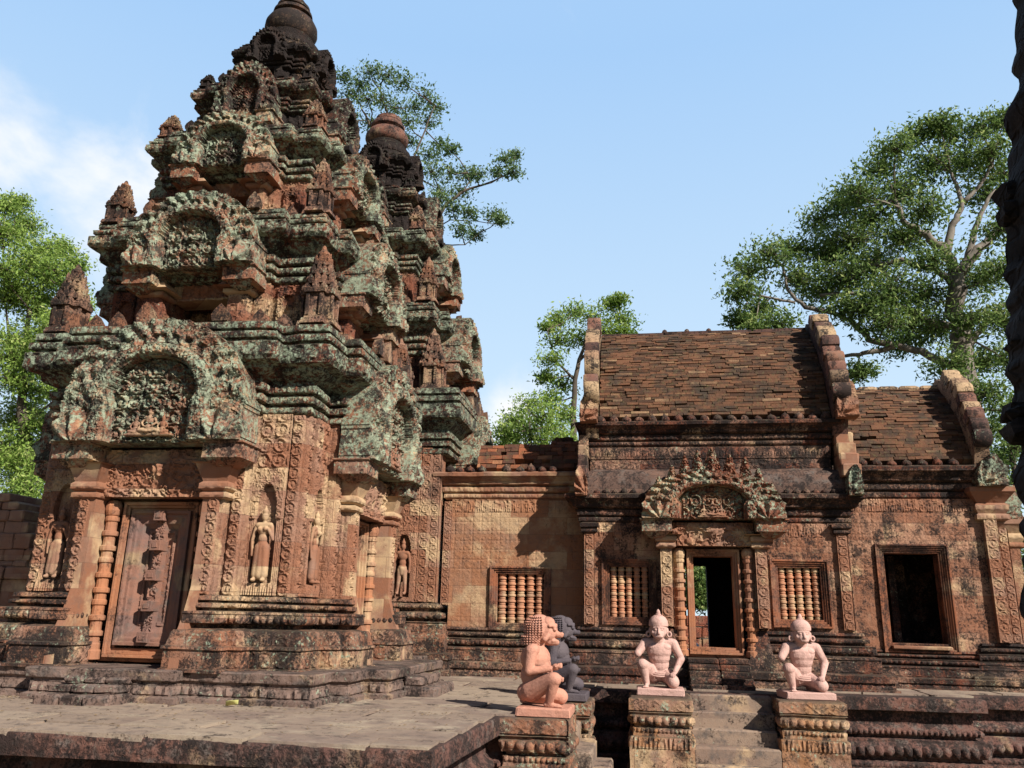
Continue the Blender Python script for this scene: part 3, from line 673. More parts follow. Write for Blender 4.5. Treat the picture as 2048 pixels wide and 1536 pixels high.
m_door = stone('false_door_stone', .42, 0, a=(.235,.115,.08,1), b=(.17,.10,.085,1), c=(.30,.21,.12,1), tan=.35, carve=.15, cs=26, grey=.6, joint=0)
XC, YC = -5.85, 11.1
TIERS = [  # wall c, steps, wall z0, z1, lip offset, lip z, top z, pediment (half width, height, z, depth)
 (1.46, ((.95,1.64),(.76,1.80),(.5,1.0)), 4.46, 5.28, .29, 5.88, 6.24, (.93,1.10,5.35,1.98)),
 (1.12, ((.74,1.26),(.60,1.40),(.4,.8)), 6.28, 7.08, .26, 7.60, 7.85, (.75,.86,7.16,1.52)),
 (.82, ((.52,.93),(.40,1.02),(.25,.6)), 7.88, 8.44, .20, 8.76, 8.97, (.50,.92,8.26,1.14)),
 (.50, ((.32,.58),(.24,.64),(.12,.52)), 9.00, 9.48, .15, 9.80, 9.98, (.33,.60,9.60,.72)),
]
def cornice_prof(z1, lo, lz, tz):
    h = lz-z1; t = tz-lz
    return [(.0,z1),(.05,z1+.01),(.06,z1+.02,P_petal(.07,.016)),(.06,z1+h*.15),(.0,z1+h*.17),(.0,z1+h*.21),(.085,z1+h*.23,P_bead(.05,.016)),(.085,z1+h*.36),(.01,z1+h*.38),(.01,z1+h*.42),(.10,z1+h*.44,P_petal(.09,.02)),(.11,z1+h*.58),(.04,z1+h*.61),(.04,z1+h*.68),(lo*.60,z1+h*.86),(lo*.62,z1+h*.92),(lo-.01,lz-.02),(lo,lz-.005),
            (lo+.015,lz+.015,P_scr(.022)),(lo+.012,lz+t*.42),(lo-.08,lz+t*.45),(lo-.08,lz+t*.52),(lo-.015,lz+t*.54,P_bead(.05,.016)),(lo-.01,lz+t*.70),(lo-.11,lz+t*.73),(lo-.11,lz+t*.79),(lo-.05,lz+t*.81,P_petal(.07,.012)),(lo-.05,tz-.01),(lo-.07,tz),(lo*.2,tz+.05)]
def build_tower(root, detail=1., crown_full=True):
    du = .016/detail
    c, st = 1.75, ((1.15,1.95),(.95,2.12),(.74,1.72))
    # base, walls, cornice of the cella
    stb = ((1.15,1.95),(.98,2.12),(.92,1.34))
    sweep('base_moulding', plan(c, *stb), [(.34,.33),(.34,.36),(.31,.37,P_scr(.018)),(.31,.56),(.335,.57),(.33,.60),(.30,.61,P_fol(.07,.022,3)),(.27,.74),(.25,.77),(.10,.80),(.10,.83),(.20,.85,P_bead(.085,.03)),(.20,.945),(.21,.95),(.205,.975),(.06,.985),(.05,1.01),(.12,1.02,P_bead(.05,.018)),(.12,1.065),(.04,1.075),(.04,1.095),(.10,1.10,P_petal(.09,.01)),(.09,1.15),(.0,1.16)], m_base, root, du, .014/detail, .2, .006, SEW, chip=.02)
    wz = (1.15,3.40)
    def wp(u, v, l):
        w = np.abs(u); e = np.minimum(v, l-v)
        return .016*ridge(u, v, .06, 8)*(np.abs(np.sin(u*math.pi/.13)) > .3)+.012*np.where((v % .44) < .012, -1, 0)
    pw_ = [((.75 if abs(x-1.72) < 1e-6 else x), y) for x, y in plan(c, *st)]
    sweep('wall', pw_, [(0,wz[0],wp),(0,wz[1])], m_wall, root, du, .016/detail, .2, .004, SEW)
    sweep('cornice', plan(c, *st[:1]), cornice_prof(3.37,.35,3.98,4.48), m_band, root, du*1.2, .015/detail, .2, .008, SEW, chip=.05, seed=3)
    # tall carved strips standing proud of the pier faces, and niches with figures in the corner piers
    so_ = []
    P1 = lambda u, v: .026*scroll(u+.07, v, .14, 2)-.02*(np.abs(u) > .068)
    for x, w, d in ((1.655,.15,c),(1.055,.14,1.95),(.845,.14,2.12)):
        for s in (-1,1): so_.append(relief('pilaster', m_wall, root, (s*x-w/2,-(d+.03),1.16), (1,0,0), (0,0,1), w, 1.2 if d > 2 else 2.2, P1, .011/detail, None, .06))
    def nich(u, v):
        a = np.abs(u); arch = (a < .135*np.sqrt(np.clip(1-((v-.98)/.34)**2*(v > .98), 0, 1))) & (v > .12) & (v < 1.32)
        rim = (a < .20) & (v > .1) & (v < 1.5) & ~arch
        f = .022*ridge(u, v, .07, 6)+.02
        f = np.where(rim & (v > .9), .045+.02*ridge(u, v, .035, 2), f); f = np.where(rim & (v <= .9), .03+.004*np.cos(u*300), f)
        f = np.where(arch, -.07, f); f = np.where(v < .14, .05+.03*petals(u, v-.02, .09, .14), f)
        return np.where(v > 1.5, .02+.03*scroll(u, v, .19, 4), f)
    for s in (-1,1):
        so_.append(relief('niche', m_wall, root, (s*1.36-.21,-(c+.035),1.17), (1,0,0), (0,0,1), .42, 2.2, nich, .0105/detail, None, .12))
        so_.append(niche_figure(root, s*1.36, c+.045, 1.31, 1.18))
    for s in (-1,1):                       # plain flaring foot on the inner side of each door pier
        m = MB(); a, b = sorted((s*.70,s*.82)); m.add([(x,y,z) for x in (a,b) for y, z in ((-1.6,.34),(-2.44,.34),(-2.42,.60),(-2.26,.95),(-2.17,1.25),(-2.15,2.26),(-1.6,2.26))], [list(range(7)),list(range(13,6,-1))]+[[i,7+i,7+(i+1) % 7,(i+1) % 7] for i in range(7)]); so_.append(m.build('pier_foot', m_wall_plain, root))
    pch = porch(root, .74, .95, 2.12, 1.72, .40, 2.28, 2.92, 1.23, 1.56, 1, False, .0125/detail, pd=2.33)
    so_.append(seated_figures(root, 3.02, 2.36, 1.05, m_tymp))
    turn(so_, 1, root); turn(so_, -1, root)
    # east doorway is a real opening: same stonework, dark recess instead of the false door
    e = [o for o in pch if not o.name.startswith('false_door')]
    turn(e, 1, root); turn(e, -1, root)
    lat = [o for o in pch if o.name.startswith('false_door')]; turn(lat, -1, root)
    # tiers
    for k, (c, st, z0, z1, lo, lz, tz, (pa, ph, pz, pd)) in enumerate(TIERS):
        mb = m_body if k < 2 else m_top; mc = m_band if k < 2 else (m_bandhi if k == 2 else m_top)
        sweep('tier_wall', plan(c, *st), [(.20,z0-.1),(.20,z0+.02),(.15,z0+.04,P_petal(.08,.015)),(.15,z0+.10),(.05,z0+.12),(.05,z0+.15),(.0,z0+.17,P_fol(.08,.028,k)),(0,z1),(0,z1+.02)], mb, root, du*1.2, .018/detail, .15, .008, SEW, chip=.03, seed=20+k)
        sweep('tier_cornice', plan(c, *st[:1]), cornice_prof(z1,lo,lz,tz), mc, root, du*1.25, .015/detail, .15, .008, SEW, chip=.07, seed=30+k)
        w0, w1, d = st[2][0], st[1][0], st[1][1]
        pc = porch(root, w0, w1, d-.02, d-.58, z0+.1, pz-(.30 if k < 3 else .16), pz, pa, ph, 10+k, True, .014/detail, (m_ped if k < 2 else (m_bandhi if k == 2 else m_top)), False, pd+.04) if k < 3 else [pediment(root, pa, ph, pz, pd, 14, .16, .014, m_top)]
        turn(pc, 1, root); turn(pc, -1, root)
        if k < 2:
            nn = []; w_, h_ = (.30,.60) if k == 0 else (.24,.46); cx_ = (c+st[0][0])/2
            def nf(u, v, h_=h_, w_=w_):
                a = np.abs(u)/w_; y = v/h_; fig = np.exp(-((u/.055)**2+((v-.22*h_)/.11)**2)/.6)+np.exp(-((u/.035)**2+((v-.50*h_)/.04)**2))
                arch = a < .30*np.sqrt(np.clip(1-((y-.55)/.22)**2*(y > .55), 0, 1)); return np.where(arch & (y < .77), -.04+.07*fig, .02+.03*ridge(u, v, .04, 3))
            for s in (-1,1): nn.append(relief('niche', mb, root, (s*cx_-w_/2,-(c+.03),z0+.19), (1,0,0), (0,0,1), w_, h_, nf, .012, None, .08))
            turn(nn, 1, root); turn(nn, -1, root)
        # broken stones and leaf antefixes left standing on the cornice below
        m = MB(); r = random.Random(k+5); dd = (2.42 if k == 0 else TIERS[k-1][1][1][1]+TIERS[k-1][4])-.13; zb = (4.50 if k == 0 else TIERS[k-1][6])+.02
        cc = (2.05 if k == 0 else TIERS[k-1][0]+TIERS[k-1][4])-.16; ww = (1.35 if k == 0 else TIERS[k-1][1][0][0]+.2)
        n = 9 if k == 0 else 7
        for q in range(4):
            for i in range(n):
                x = (i/(n-1)-.5)*2*ww
                if r.random() < .25: continue
                dep = dd if abs(x) < ww*.7 else cc
                a = q*math.pi/2; cs, sn = math.cos(a), math.sin(a); y = -dep+r.uniform(-.02,.03)
                antefix(m, x*cs-y*sn, x*sn+y*cs, zb-.03, .24*(1-.13*k), .30*(1-.16*k), 0*cs+1*sn, -1*cs+0*sn, r)
        m.build('antefixes', m_top if k > 1 else m_spire, root)['kind'] = 'stuff'
    # corner spires
    for k, (off, z, h, w) in enumerate(((1.80,4.50,1.20,.205),(1.53,6.26,.88,.165),(1.16,7.87,.55,.15),(.86,8.98,.36,.11))):
        base = None
        for i, (sx, sy) in enumerate(((1,-1),(-1,-1),(1,1),(-1,1))):
            if base is None: o = base = spire_mb(h, w, k).build('corner_spire', m_spire if k < 3 else m_top, root)
            else: o = base.copy(); COL.objects.link(o)
            o.location = (sx*off, sy*off, z); o.rotation_euler = (rnd.uniform(-.02,.02), rnd.uniform(-.03,.03), rnd.choice((0,math.pi/2))); o.scale = (1,1,(1.,.84,.95,.9)[i]*rnd.uniform(.95,1.05))
    # crown
    R = .43
    prof = [(.62,9.96),(.64,10.02),(.60,10.06),(.60,10.12),(.52,10.16),(.55,10.22),(.54,10.30),(.46,10.34),(.47,10.40),(.40,10.45),(.41,10.50),(.37,10.53)]
    m = MB(); m.lathe(prof, (0,0,0), 40)
    for i in range(28):
        a = 2*math.pi*i/28; m.lathe([(.01,0),(.05,.03),(.055,.07),(.03,.12),(.005,.15)], (math.cos(a)*.53, math.sin(a)*.53, 10.13), 7)
    m.build('lotus_base', m_top, root, True, 35)
    prof = [(.30,10.50),(.36,10.53),(R*.95,10.60),(R*1.04,10.70),(R*1.02,10.80),(R*.9,10.90),(R*.72,10.97),(.28,11.0),(.25,11.10)]
    prof2 = [(.28,10.99),(.34,11.02),(.33,11.08),(.26,11.11),(.25,11.13),(.29,11.15),(.28,11.21),(.20,11.25)]
    prof3 = [(.18,11.23),(.21,11.27),(.19,11.33),(.13,11.36),(.14,11.39),(.08,11.45),(.03,11.50)] if crown_full else [(.2,11.31),(.22,11.34),(.2,11.42),(.19,11.43)]
    m = MB(); m.lathe(prof, (0,0,0), 40); m.lathe(prof2, (0,0,0), 36); m.lathe(prof3, (0,0,0), 30)
    o = m.build('crown_finial', m_crown, root, True, 40)
m_bandhi = stone('upper_cornice_stone', .82, .85, a=RED, tan=.3, carve=.55, cs=26, topmoss=.9, grey=.4)
m_crownb = stone('finial_stone', .62, .1, a=(.19,.085,.06,1), b=(.15,.08,.06,1), tan=.1, carve=0, joint=0, grey=.5)
ta = thing('shrine_tower', 'nearest and largest carved sandstone shrine tower with a false door of stone facing the terrace', 'temple tower', (XC,YC,0))
build_tower(ta, 1., True)
pl = [(-2.38,-2.42),(-.9,-2.42),(-.9,-2.6),(.9,-2.6),(.9,-2.42),(2.38,-2.42),(2.38,-1.85),(2.6,-1.85),(2.6,-1.3),(2.9,-1.3),(2.9,1.3),(2.38,1.3),(2.38,2.4),(-2.38,2.4),(-2.38,1.3),(-2.7,1.3),(-2.7,-1.3),(-2.38,-1.3)]
sweep('plinth', pl, [(.02,-.02),(.02,.07),(.0,.08),(-.04,.09,P_petal(.13,.035)),(-.05,.19),(-.045,.20),(-.05,.215),(-.045,.23),(-.02,.235),(-.01,.245),(0,.335),(-.02,.35),(-.6,.355)], m_plinth, ta, .03, .014, .2, .010, SEW, chip=.05)
for nm, (x0,x1,y0,y1,z0,z1), q in (('step',(-.42,.44,-3.02,-2.58,-.01,.12),0),('step',(-.40,.40,-2.86,-2.58,.12,.205),0),('step',(-.32,.40,-2.74,-2.58,.205,.275),0),
        ('step',(2.88,3.30,-.75,.35,-.01,.13),1),('step',(2.88,3.12,-.7,.3,.13,.24),1)):
    m = MB(); k = 3
    for i in range(k):
        if x1-x0 > y1-y0: m.box((x0+(x1-x0)*i/k+.003, y0+rnd.uniform(-.015,.015), z0), (x0+(x1-x0)*(i+1)/k-.003, y1, z1+rnd.uniform(-.006,.006)), .006, .02)
        else: m.box((x0, y0+(y1-y0)*i/k+.003, z0), (x1+rnd.uniform(-.015,.015), y0+(y1-y0)*(i+1)/k-.003, z1), .006, .02)
    m.build(nm, m_plinth, ta)
# jamb reveal and dark room behind the east doorway
tb = thing('central_shrine_tower', 'farther shrine tower behind the nearest one, its round finial broken off flat', 'temple tower', (-5.85,16.4,0)); tb.scale = (1.1,1.1,1.12)
tmp = ta.children[:]
for o in tmp:
    if o.name.split('.')[0] in ('plinth','step'): continue
    if o.name.startswith('crown_finial'): continue
    copy_tree(o, tb)
R=.43
m = MB(); m.lathe([(.32,10.50),(.38,10.53),(R*1.02,10.58),(R*1.09,10.66),(R*1.07,10.74),(R*.94,10.83),(R*.7,10.88),(.26,10.89)], (0,0,0), 36); m.lathe([(.28,10.86),(.31,10.90),(.37,10.94),(.375,11.0),(.34,11.05),(.25,11.06)], (0,0,0), 32); m.lathe([(.20,11.04),(.24,11.07),(.285,11.10),(.28,11.18),(.22,11.21)], (.01,0,0), 28)
m.build('crown_finial', m_crownb, tb, True, 40)
# ---------------------------------------------------------------- terrace and ground
S_ = lambda nx, ny: ny < -.5 or nx > .5
def adopt(root):
    for c in root.children: c.location = Vector(c.location)-root.location
def ground_mat():
    M = MT('ground'); n = M.noise(.7, 6, .6); k = M.noise(9, 5, .7, off=4)
    c = M.mix(M.step(n, .4, .62), (.17,.115,.075,1), (.07,.085,.03,1)); c = M.mix(M.step(k, .5, .75), c, (.22,.16,.11,1)); M.col(c); M.bump(k, .6, .03); return M.m
gx = np.linspace(-1, 1, 61); gx = np.sign(gx)*np.abs(gx)**2.2*300; GX, GY = np.meshgrid(gx, gx+20)
I = np.arange(61*61).reshape(61,61)
g = mk('ground', np.stack([GX, GY, -1.2+.05*fbm(GX*.4, GY*.4)*(np.hypot(GX,GY)<80)], -1), np.stack([I[:-1,:-1],I[:-1,1:],I[1:,1:],I[1:,:-1]], -1).reshape(-1,4), ground_mat()); tag(g, kind='structure')
tprof = [(.16,-1.22),(.16,-1.08),(.12,-1.06,P_petal(.12,.02)),(.10,-.98),(-.02,-.93,P_bead(.07,.02)),(-.02,-.86),(-.12,-.84),(-.12,-.80),(-.03,-.79,P_bead(.13,.06)),(-.03,-.64),(-.05,-.60),(-.05,-.57),(-.16,-.55),(-.16,-.52),(-.08,-.51,P_bead(.075,.035)),(-.08,-.43),(-.12,-.41),(-.17,-.36),(-.17,-.20),(-.02,-.18),(0,-.175,P_dia(.26,.012)),(.0,-.02),(-.012,0),(-.03,.001)]
tplan = [(-16,6.15),(-1.60,6.5),(-1.475,8.84),(-1.30,8.84),(-1.30,11.42),(-.86,11.42),(-.84,12.6),(2.66,12.72),(2.70,13.0),(4.80,13.16),(4.84,13.8),(16,14.5),(16,30),(-16,30)]
ter = sweep('terrace', tplan, tprof, m_slab, None, .025, .02, 1., .005, lambda nx, ny: ny < -.5 or nx > .5, True, .008, 4); tag(ter, kind='structure')
pv = MB(); rr = random.Random(3)
y = 6.27; row = 0
while y < 14.6:
    hgt = rr.uniform(.55,.85); x = -12+rr.uniform(0,.6)
    def lim(yy): return -1.60+(yy-6.5)*.053-.03 if yy < 8.8 else (-1.33 if yy < 11.4 else (-.9 if yy < 12.6 else (2.6 if yy < 13.0 else (4.75 if yy < 13.7 else 12))))
    while x < 12:
        w = rr.uniform(.6,1.35); x1 = x+w
        yl = max(y, 6.24+(x+12)*.0235+.03) if y < 6.9 else y
        R_ = lim(y+.02)
        x1c = min(x1, R_)
        if x1c-x > .12:
            a = rr.uniform(-.05,.05); z = rr.uniform(.0,.014); g_ = .008+.02*rr.random(); t1, t2 = rr.uniform(-.04,.04), rr.uniform(-.04,.04)
            zj = [z+rr.uniform(-.004,.004) for _ in range(4)]; r0 = x1 >= R_
            P = [(x+g_+a,yl+g_,-.03),(x1c-(0 if r0 else g_)+(0 if r0 else a),yl+g_,-.03),(x1c-(0 if r0 else g_)+(0 if r0 else a*.5),y+hgt-g_,-.03),(x+g_+a*.5,y+hgt-g_,-.03)]
            P += [(p[0],p[1],.016+zj[i]) for i, p in enumerate(P)]
            pv.add(P, [[4,5,6,7],[0,1,5,4],[1,2,6,5],[2,3,7,6],[3,0,4,7]])
        x = x1
    y += hgt; row += 1
po_ = tag(pv.build('pavement', m_pave), kind='structure')
at_ = po_.data.attributes.new('tone','FLOAT','FACE'); tn_ = np.repeat([rr.random() for _ in range(len(po_.data.polygons)//5+1)], 5)[:len(po_.data.polygons)].astype(np.float32); at_.data.foreach_set('value', tn_)
# ---------------------------------------------------------------- shared hall pieces
def frame(root, x0, x1, z0, z1, y, steps=4, b=.032, depth=.3, name='window_frame', mat=None):
    m = MB()
    for k in range(steps):
        e = k*b; yy = y+k*.022-.06
        m.box((x0+e,yy,z0+e),(x0+e+b,y+depth,z1-e),.001,.004); m.box((x1-e-b,yy,z0+e),(x1-e,y+depth,z1-e),.001,.004)
        m.box((x0+e+b,yy,z1-e-b),(x1-e-b,y+depth,z1-e-.001),.001,.004); m.box((x0+e+b,yy,z0+e+.001),(x1-e-b,y+depth,z0+e+b),.001,.004)
    return m.build(name, mat or m_frame, root)
bal_me = {}
def window(root, x0, x1, z0, z1, y, n=5, seed=0):
    fr = frame(root, x0, x1, z0, z1, y, mat=m_framedk); b = 4*.032; w = (x1-x0-2*b)/n; h = z1-z0-2*b
    mats = (m_balu, m_balu2)
    for i in range(n):
        r = w*.46; key = (round(h,2), round(r,3))
        if key not in bal_me:
            P = [(r*.8,0),(r*.9,.03)]; z = .04; k = 0; H_ = h
            while z < H_-.06:
                P += [(r*.72,z),(r*.98,z+.014),(r,z+.03),(r*.96,z+.046),(r*.74,z+.055),(r*.72,z+.062),(r*.84,z+.07),(r*.84,z+.082),(r*.7,z+.088)]; z += .098
            P += [(r*.8,h-.03),(r*.9,h)]
            m = MB(); m.lathe(P, (0,0,0), 14); o = m.build('baluster', mats[0], root, True, 30); bal_me[key] = o.data
        else: o = link(bpy.data.objects.new('baluster', bal_me[key]), root)
        o.location = (x0+b+w*(i+.5), y+.10, z0+b); o.rotation_euler = (0,0,rnd.uniform(0,3))
    return fr
m_balu = stone('baluster_stone', .12, 0, a=(.45,.20,.11,1), b=(.36,.18,.11,1), c=(.48,.33,.19,1), tan=.6, carve=0, block=(3,.11), joint=0, grey=.3, streak=0)
m_balu2 = m_balu
def tile_wall(root, x0, x1, z0, z1, y, holes, p=.165, mat=None, thick=.3, frieze=.22):
    cx = (x0+x1)/2
    def f(u, v):
        wr = np.clip(fbm(u*1.3+9, v*1.3, 0, 4, 5)*2.6-.5, .3, 1); t = .012*tiles(u+10*p+.006*np.sin(v*7), v+.006*np.sin(u*5), p)*wr+.007*ridge(u, v, .035, 4)*wr; L = z1-z0
        return np.where(v > L-frieze, .02*ridge(u, v, .08, 3)+.012*petals(u, v-(L-frieze), .12, frieze), t)
    def mk_(u, v):
        M = np.ones_like(u, bool)
        for (a, b, c, d) in holes: M &= ~((u+cx > a) & (u+cx < b) & (v+z0 > c) & (v+z0 < d))
        return M
    return relief('wall', mat or m_hall, root, (x0,y,z0), (1,0,0), (0,0,1), x1-x0, z1-z0, f, .0135, mk_, thick)
def strip(root, x, w, z0, z1, y, mat=None, depth=.1, sd=0):
    return relief('pilaster', mat or m_wall, root, (x-w/2,y,z0), (1,0,0), (0,0,1), w, z1-z0, lambda u, v: .02*scroll(u+w*.42, v, w*.84, sd)*(np.abs(u) < w*.42)+.012*(np.abs(u) > w*.44), .012, None, depth)
bud_me = []
def buds(root, xs, y, z, r=.075, mat=None):
    if not bud_me:
        m = MB(); m.lathe([(.55,0),(.95,.15),(1.08,.5),(1.0,.95),(.72,1.35),(.38,1.6),(.2,1.72),(.14,1.95),(.02,2.0)], (0,0,0), 18)
        V = np.concatenate(m.V); a = np.arctan2(V[:,1], V[:,0]); k = 1-.10*np.abs(np.sin(a*4.5))**.5*(V[:,2] < 1.7); V[:,0] *= k; V[:,1] *= k; m.V = [V]
        o = m.build('eave_bud', mat or m_hall_dk, root, True, 50); bud_me.append(o.data); first = o
    else: first = None
    for i, x in enumerate(xs):
        o = first if (i == 0 and first) else link(bpy.data.objects.new('eave_bud', bud_me[0]), root)
        o.location = (x, y+rnd.uniform(-.01,.01), z); s = r*rnd.uniform(.86,1.1); o.scale = (s,s,s*rnd.uniform(.75,1.05)); o.rotation_euler = (rnd.uniform(-.1,.1), rnd.uniform(-.1,.1), rnd.uniform(0,6))
def brick_roof(root, x0, x1, y0, z0, y1, z1, mat, bulge=.16, miss=.02, ragged=0., seed=0, bw=.23, bh=.072, north=True):
    r = random.Random(seed); m = MB(); tone = []
    L = math.hypot(y1-y0, z1-z0); ny, nz = -(z1-z0)/L, (y1-y0)/L
    def P(t): b = bulge*math.sin(math.pi*min(max(t,0),1)); return y0+(y1-y0)*t+ny*b, z0+(z1-z0)*t+nz*b
    n = int(L*1.05/bh)
    for i in range(n):
        t0, t1 = i/n, (i+1)/n; x = x0-r.uniform(0,bw); hb = r.uniform(-.006,.006)
        while x < x1:
            w = bw*r.choice((.55,.8,1,1,1.2,1.5)); xa, xb = max(x,x0), min(x+w,x1); x += w
            if xb-xa < .03: continue
            if ragged and t1 > 1-ragged*(.35+.65*vnoise(xa*2.3, seed*3.1, .5)) - (.0): continue
            if r.random() < miss: continue
            (ya, za), (yb, zb) = P(t0), P(t1-.07/n)
            o = r.uniform(-.005,.016)+.028*float(vnoise(xa*1.7, i*.2, seed))+(.02 if r.random() < .08 else 0); j = lambda: r.uniform(-.005,.005)
            ya += j(); za += j()
            V = []
            for (yy, zz) in ((ya,za),(yb,zb)):
                for xx in (xa+.004,xb-.004): V += [(xx+j(), yy+ny*(o+.06*1)+j(), zz+nz*(o+.06)+j()), (xx, yy-ny*.12, zz-nz*.12)]
            # 0 LbO 1 LbI 2 RbO 3 RbI 4 LtO 5 LtI 6 RtO 7 RtI
            m.add(V, [[0,2,6,4],[0,1,3,2],[4,6,7,5],[0,4,5,1],[2,3,7,6]]); tone += [r.random()]*5
    # hidden bed behind the bricks, and the far slope
    K = 10; V = []; 
    top = 1-ragged
    for i in range(K+1):
        yy, zz = P(i/K*top); V += [(x0,yy+.02,zz-.02),(x1,yy+.02,zz-.02)]
    m.add(V, [[2*i,2*i+1,2*i+3,2*i+2] for i in range(K)]); tone += [.0]*K
    if north:
        V = []
        for i in range(K+1):
            yy, zz = P(1-i/K); V += [(x0,2*y1-yy,zz),(x1,2*y1-yy,zz)]
        m.add(V, [[2*i,2*i+1,2*i+3,2*i+2] for i in range(K)]); tone += [.1]*K
    F = m.F; o = mk('roof', np.concatenate(m.V), np.array(F), mat, root, False)
    at_ = o.data.attributes.new('tone','FLOAT','FACE'); 
    if len(o.data.polygons) == len(tone): at_.data.foreach_set('value', np.array(tone, np.float32))
    return o
def gable(root, x0, x1, y0, z0, y1, z1, bulge=.16, rise=.42, n=9, seed=0, mat=None):
    """gable slab rising above the roof, topped by a curved row of coping stones"""
    r = random.Random(seed); L = math.hypot(y1-y0, z1-z0); ny, nz = -(z1-z0)/L, (y1-y0)/L
    def P(t, o): b = bulge*math.sin(math.pi*t)+o; return y0+(y1-y0)*t+ny*b, z0+(z1-z0)*t+nz*b
    K = 26; out = [P(i/K, rise*(.55+.2*math.sin(math.pi*i/K))+.04*((i*n/K) % 1)) for i in range(K+1)]; out[-1] = (y1, out[-1][1]+.08)
    pts = out+[(2*y1-a, b) for a, b in reversed(out[:-1])]+[(2*y1-y0, z0-.35),(y0, z0-.35)]
    k = len(pts); V = [(x0+.02,a,b) for a, b in pts]+[(x1-.02,a,b) for a, b in pts]
    g = mk('gable', V, [np.arange(k)[::-1].copy(), np.arange(k)+k]+[np.array([[i,(i+1) % k,k+(i+1) % k,k+i] for i in range(k)])], mat or m_coping, root, False)
    for i in range(n):
        t0, t1 = i/n, (i+1)/n-.01; a, b = P(t0, rise*.6), P(t1, rise*.6); e = rise*.42+r.uniform(-.05,.05)
        m = MB(); V = []; 
        c0, c1 = P(t0, rise*.6+e*.85), P(t1, rise*.6+e*1.1); xm = (x0+x1)/2; q = r.uniform(-.012,.012)
        for (yy, zz), sh in ((a,0),(b,0),((c1[0]*.35+c0[0]*.65+0,c1[1]*.35+c0[1]*.65),0),(c0,.0)): pass
        ring = [a, c0, ((c0[0]+c1[0])/2+ny*.035, (c0[1]+c1[1])/2+nz*.035), c1, b]
        for xx, s in ((x0+q,.0),(x0+.03+q,1),(x1-.03+q,1),(x1+q,0)):
            cy = sum(p[0] for p in ring)/5; cz = sum(p[1] for p in ring)/5
            for (yy, zz) in ring: V.append((xx, cy+(yy-cy)*(1 if s else .88), cz+(zz-cz)*(1 if s else .88)))
        m.add(V, [[4,3,2,1,0],[15,16,17,18,19]]+[[s*5+j, s*5+(j+1) % 5, s*5+5+(j+1) % 5, s*5+5+j] for s in range(3) for j in range(5)])
        m.build('coping_stone', mat or m_coping, root, True, 50)
    return g
def naga(root, x, y, z, w, h, mirror=1, mat=None, east=False):
    def f(u, v):
        u = u*mirror; fx, fy = u+.35*w, v-.05*h; r_, t_ = np.hypot(fx/w, fy/h), np.arctan2(fy, fx)
        return .03+.05*np.exp(-(((u/w)**2+((v/h-.2)/.25)**2)/.1))+.035*np.cos(t_*11)*np.clip(r_*1.5, 0, 1)+.02*ridge(u, v, .05, 2)
    def mk_(u, v):
        y_ = v/h; s = np.interp(y_, [0,.15,.5,.75,.9,1], [.92,1,.98,.72,.42,.1]); sh = mirror*.12*w*y_**2
        return np.abs(u-sh) < w/2*(s-.06*np.abs(np.sin(y_*16)))
    if east: return relief('naga_end', mat or m_ped, root, (x,y-w/2,z), (0,1,0), (0,0,1), w, h, f, .0125, mk_, .2)
    return relief('naga_end', mat or m_ped, root, (x-w/2,y,z), (1,0,0), (0,0,1), w, h, f, .0125, mk_, .22)
def base_prof(z, s=1.):                     # building base from the terrace up to height z
    k = z/.82
    return [(.42*s,-.02),(.42*s,.05*k),(.38*s,.06*k,P_petal(.1,.015)),(.36*s,.14*k),(.40*s,.15*k),(.41*s,.24*k),(.38*s,.26*k),(.24*s,.265*k,P_scr(.014)),(.23*s,.44*k),(.25*s,.45*k),(.24*s,.48*k),(.12*s,.50*k),(.12*s,.52*k),(.19*s,.53*k,P_bead(.075,.025)),(.19*s,.61*k),(.20*s,.63*k),(.06*s,.64*k),(.06*s,.67*k),(.12*s,.68*k,P_bead(.045,.015)),(.12*s,.73*k),(.03*s,.74*k),(.03*s,.77*k),(.07*s,.78*k),(.06*s,.82*k),(-.02,.825*k)]
def hall_cornice(z0, z1, o):
    h = z1-z0
    return [(0,z0),(.04,z0+.03,P_bead(.05,.012)),(.04,z0+h*.2),(.0,z0+h*.23),(.06,z0+h*.28,P_petal(.09,.014)),(.07,z0+h*.45),(.03,z0+h*.5),(o*.5,z0+h*.56),(o*.55,z0+h*.66,P_fol(.06,.014)),(o*.8,z0+h*.8),(o,z0+h*.83),(o+.01,z0+h*.95),(o-.03,z1),(o*.2,z1+.02)]
def box_plan(x0, x1, y0, y1): return [(x0,y0),(x1,y0),(x1,y1),(x0,y1)]
# ---------------------------------------------------------------- the hall with the doorway
H = thing('temple_hall', 'tall brick-roofed stone hall with stairs, a carved doorway and two baluster windows', 'temple building', (1.15,13.9,0))
for a, b in ((-1.0,.30),(2.0,3.34)): sweep('base_moulding', box_plan(a, b, 13.93, 16), base_prof(.86), m_dkbase, H, .02, .013, .3, .008, lambda nx, ny: ny < -.5 or abs(nx) > .5, True, .03)
W1 = (-.66,.24,.90,1.96); W2 = (2.05,2.96,.92,1.98)
tile_wall(H, -.97, 3.31, .86, 2.56, 13.9, [(W1[0]+.06,W1[1]-.06,W1[2]+.06,W1[3]-.06),(W2[0]+.06,W2[1]-.06,W2[2]+.06,W2[3]-.06),(.7,1.6,.5,2.1)])
window(H, *W1, 13.9); window(H, *W2, 13.9)
for x in (-.86, 3.20): strip(H, x, .17, .9, 2.38, 13.84, m_wall); 
for x in (-.86, 3.20): sweep('capital', box_plan(x-.1, x+.1, 13.82, 14.1), [(0,2.38),(.03,2.40,P_bead(.04,.01)),(.03,2.44),(0,2.45),(.05,2.48,P_petal(.06,.01)),(.06,2.54),(0,2.56)], m_hall_dk, H, .02, .013, .1, .004)
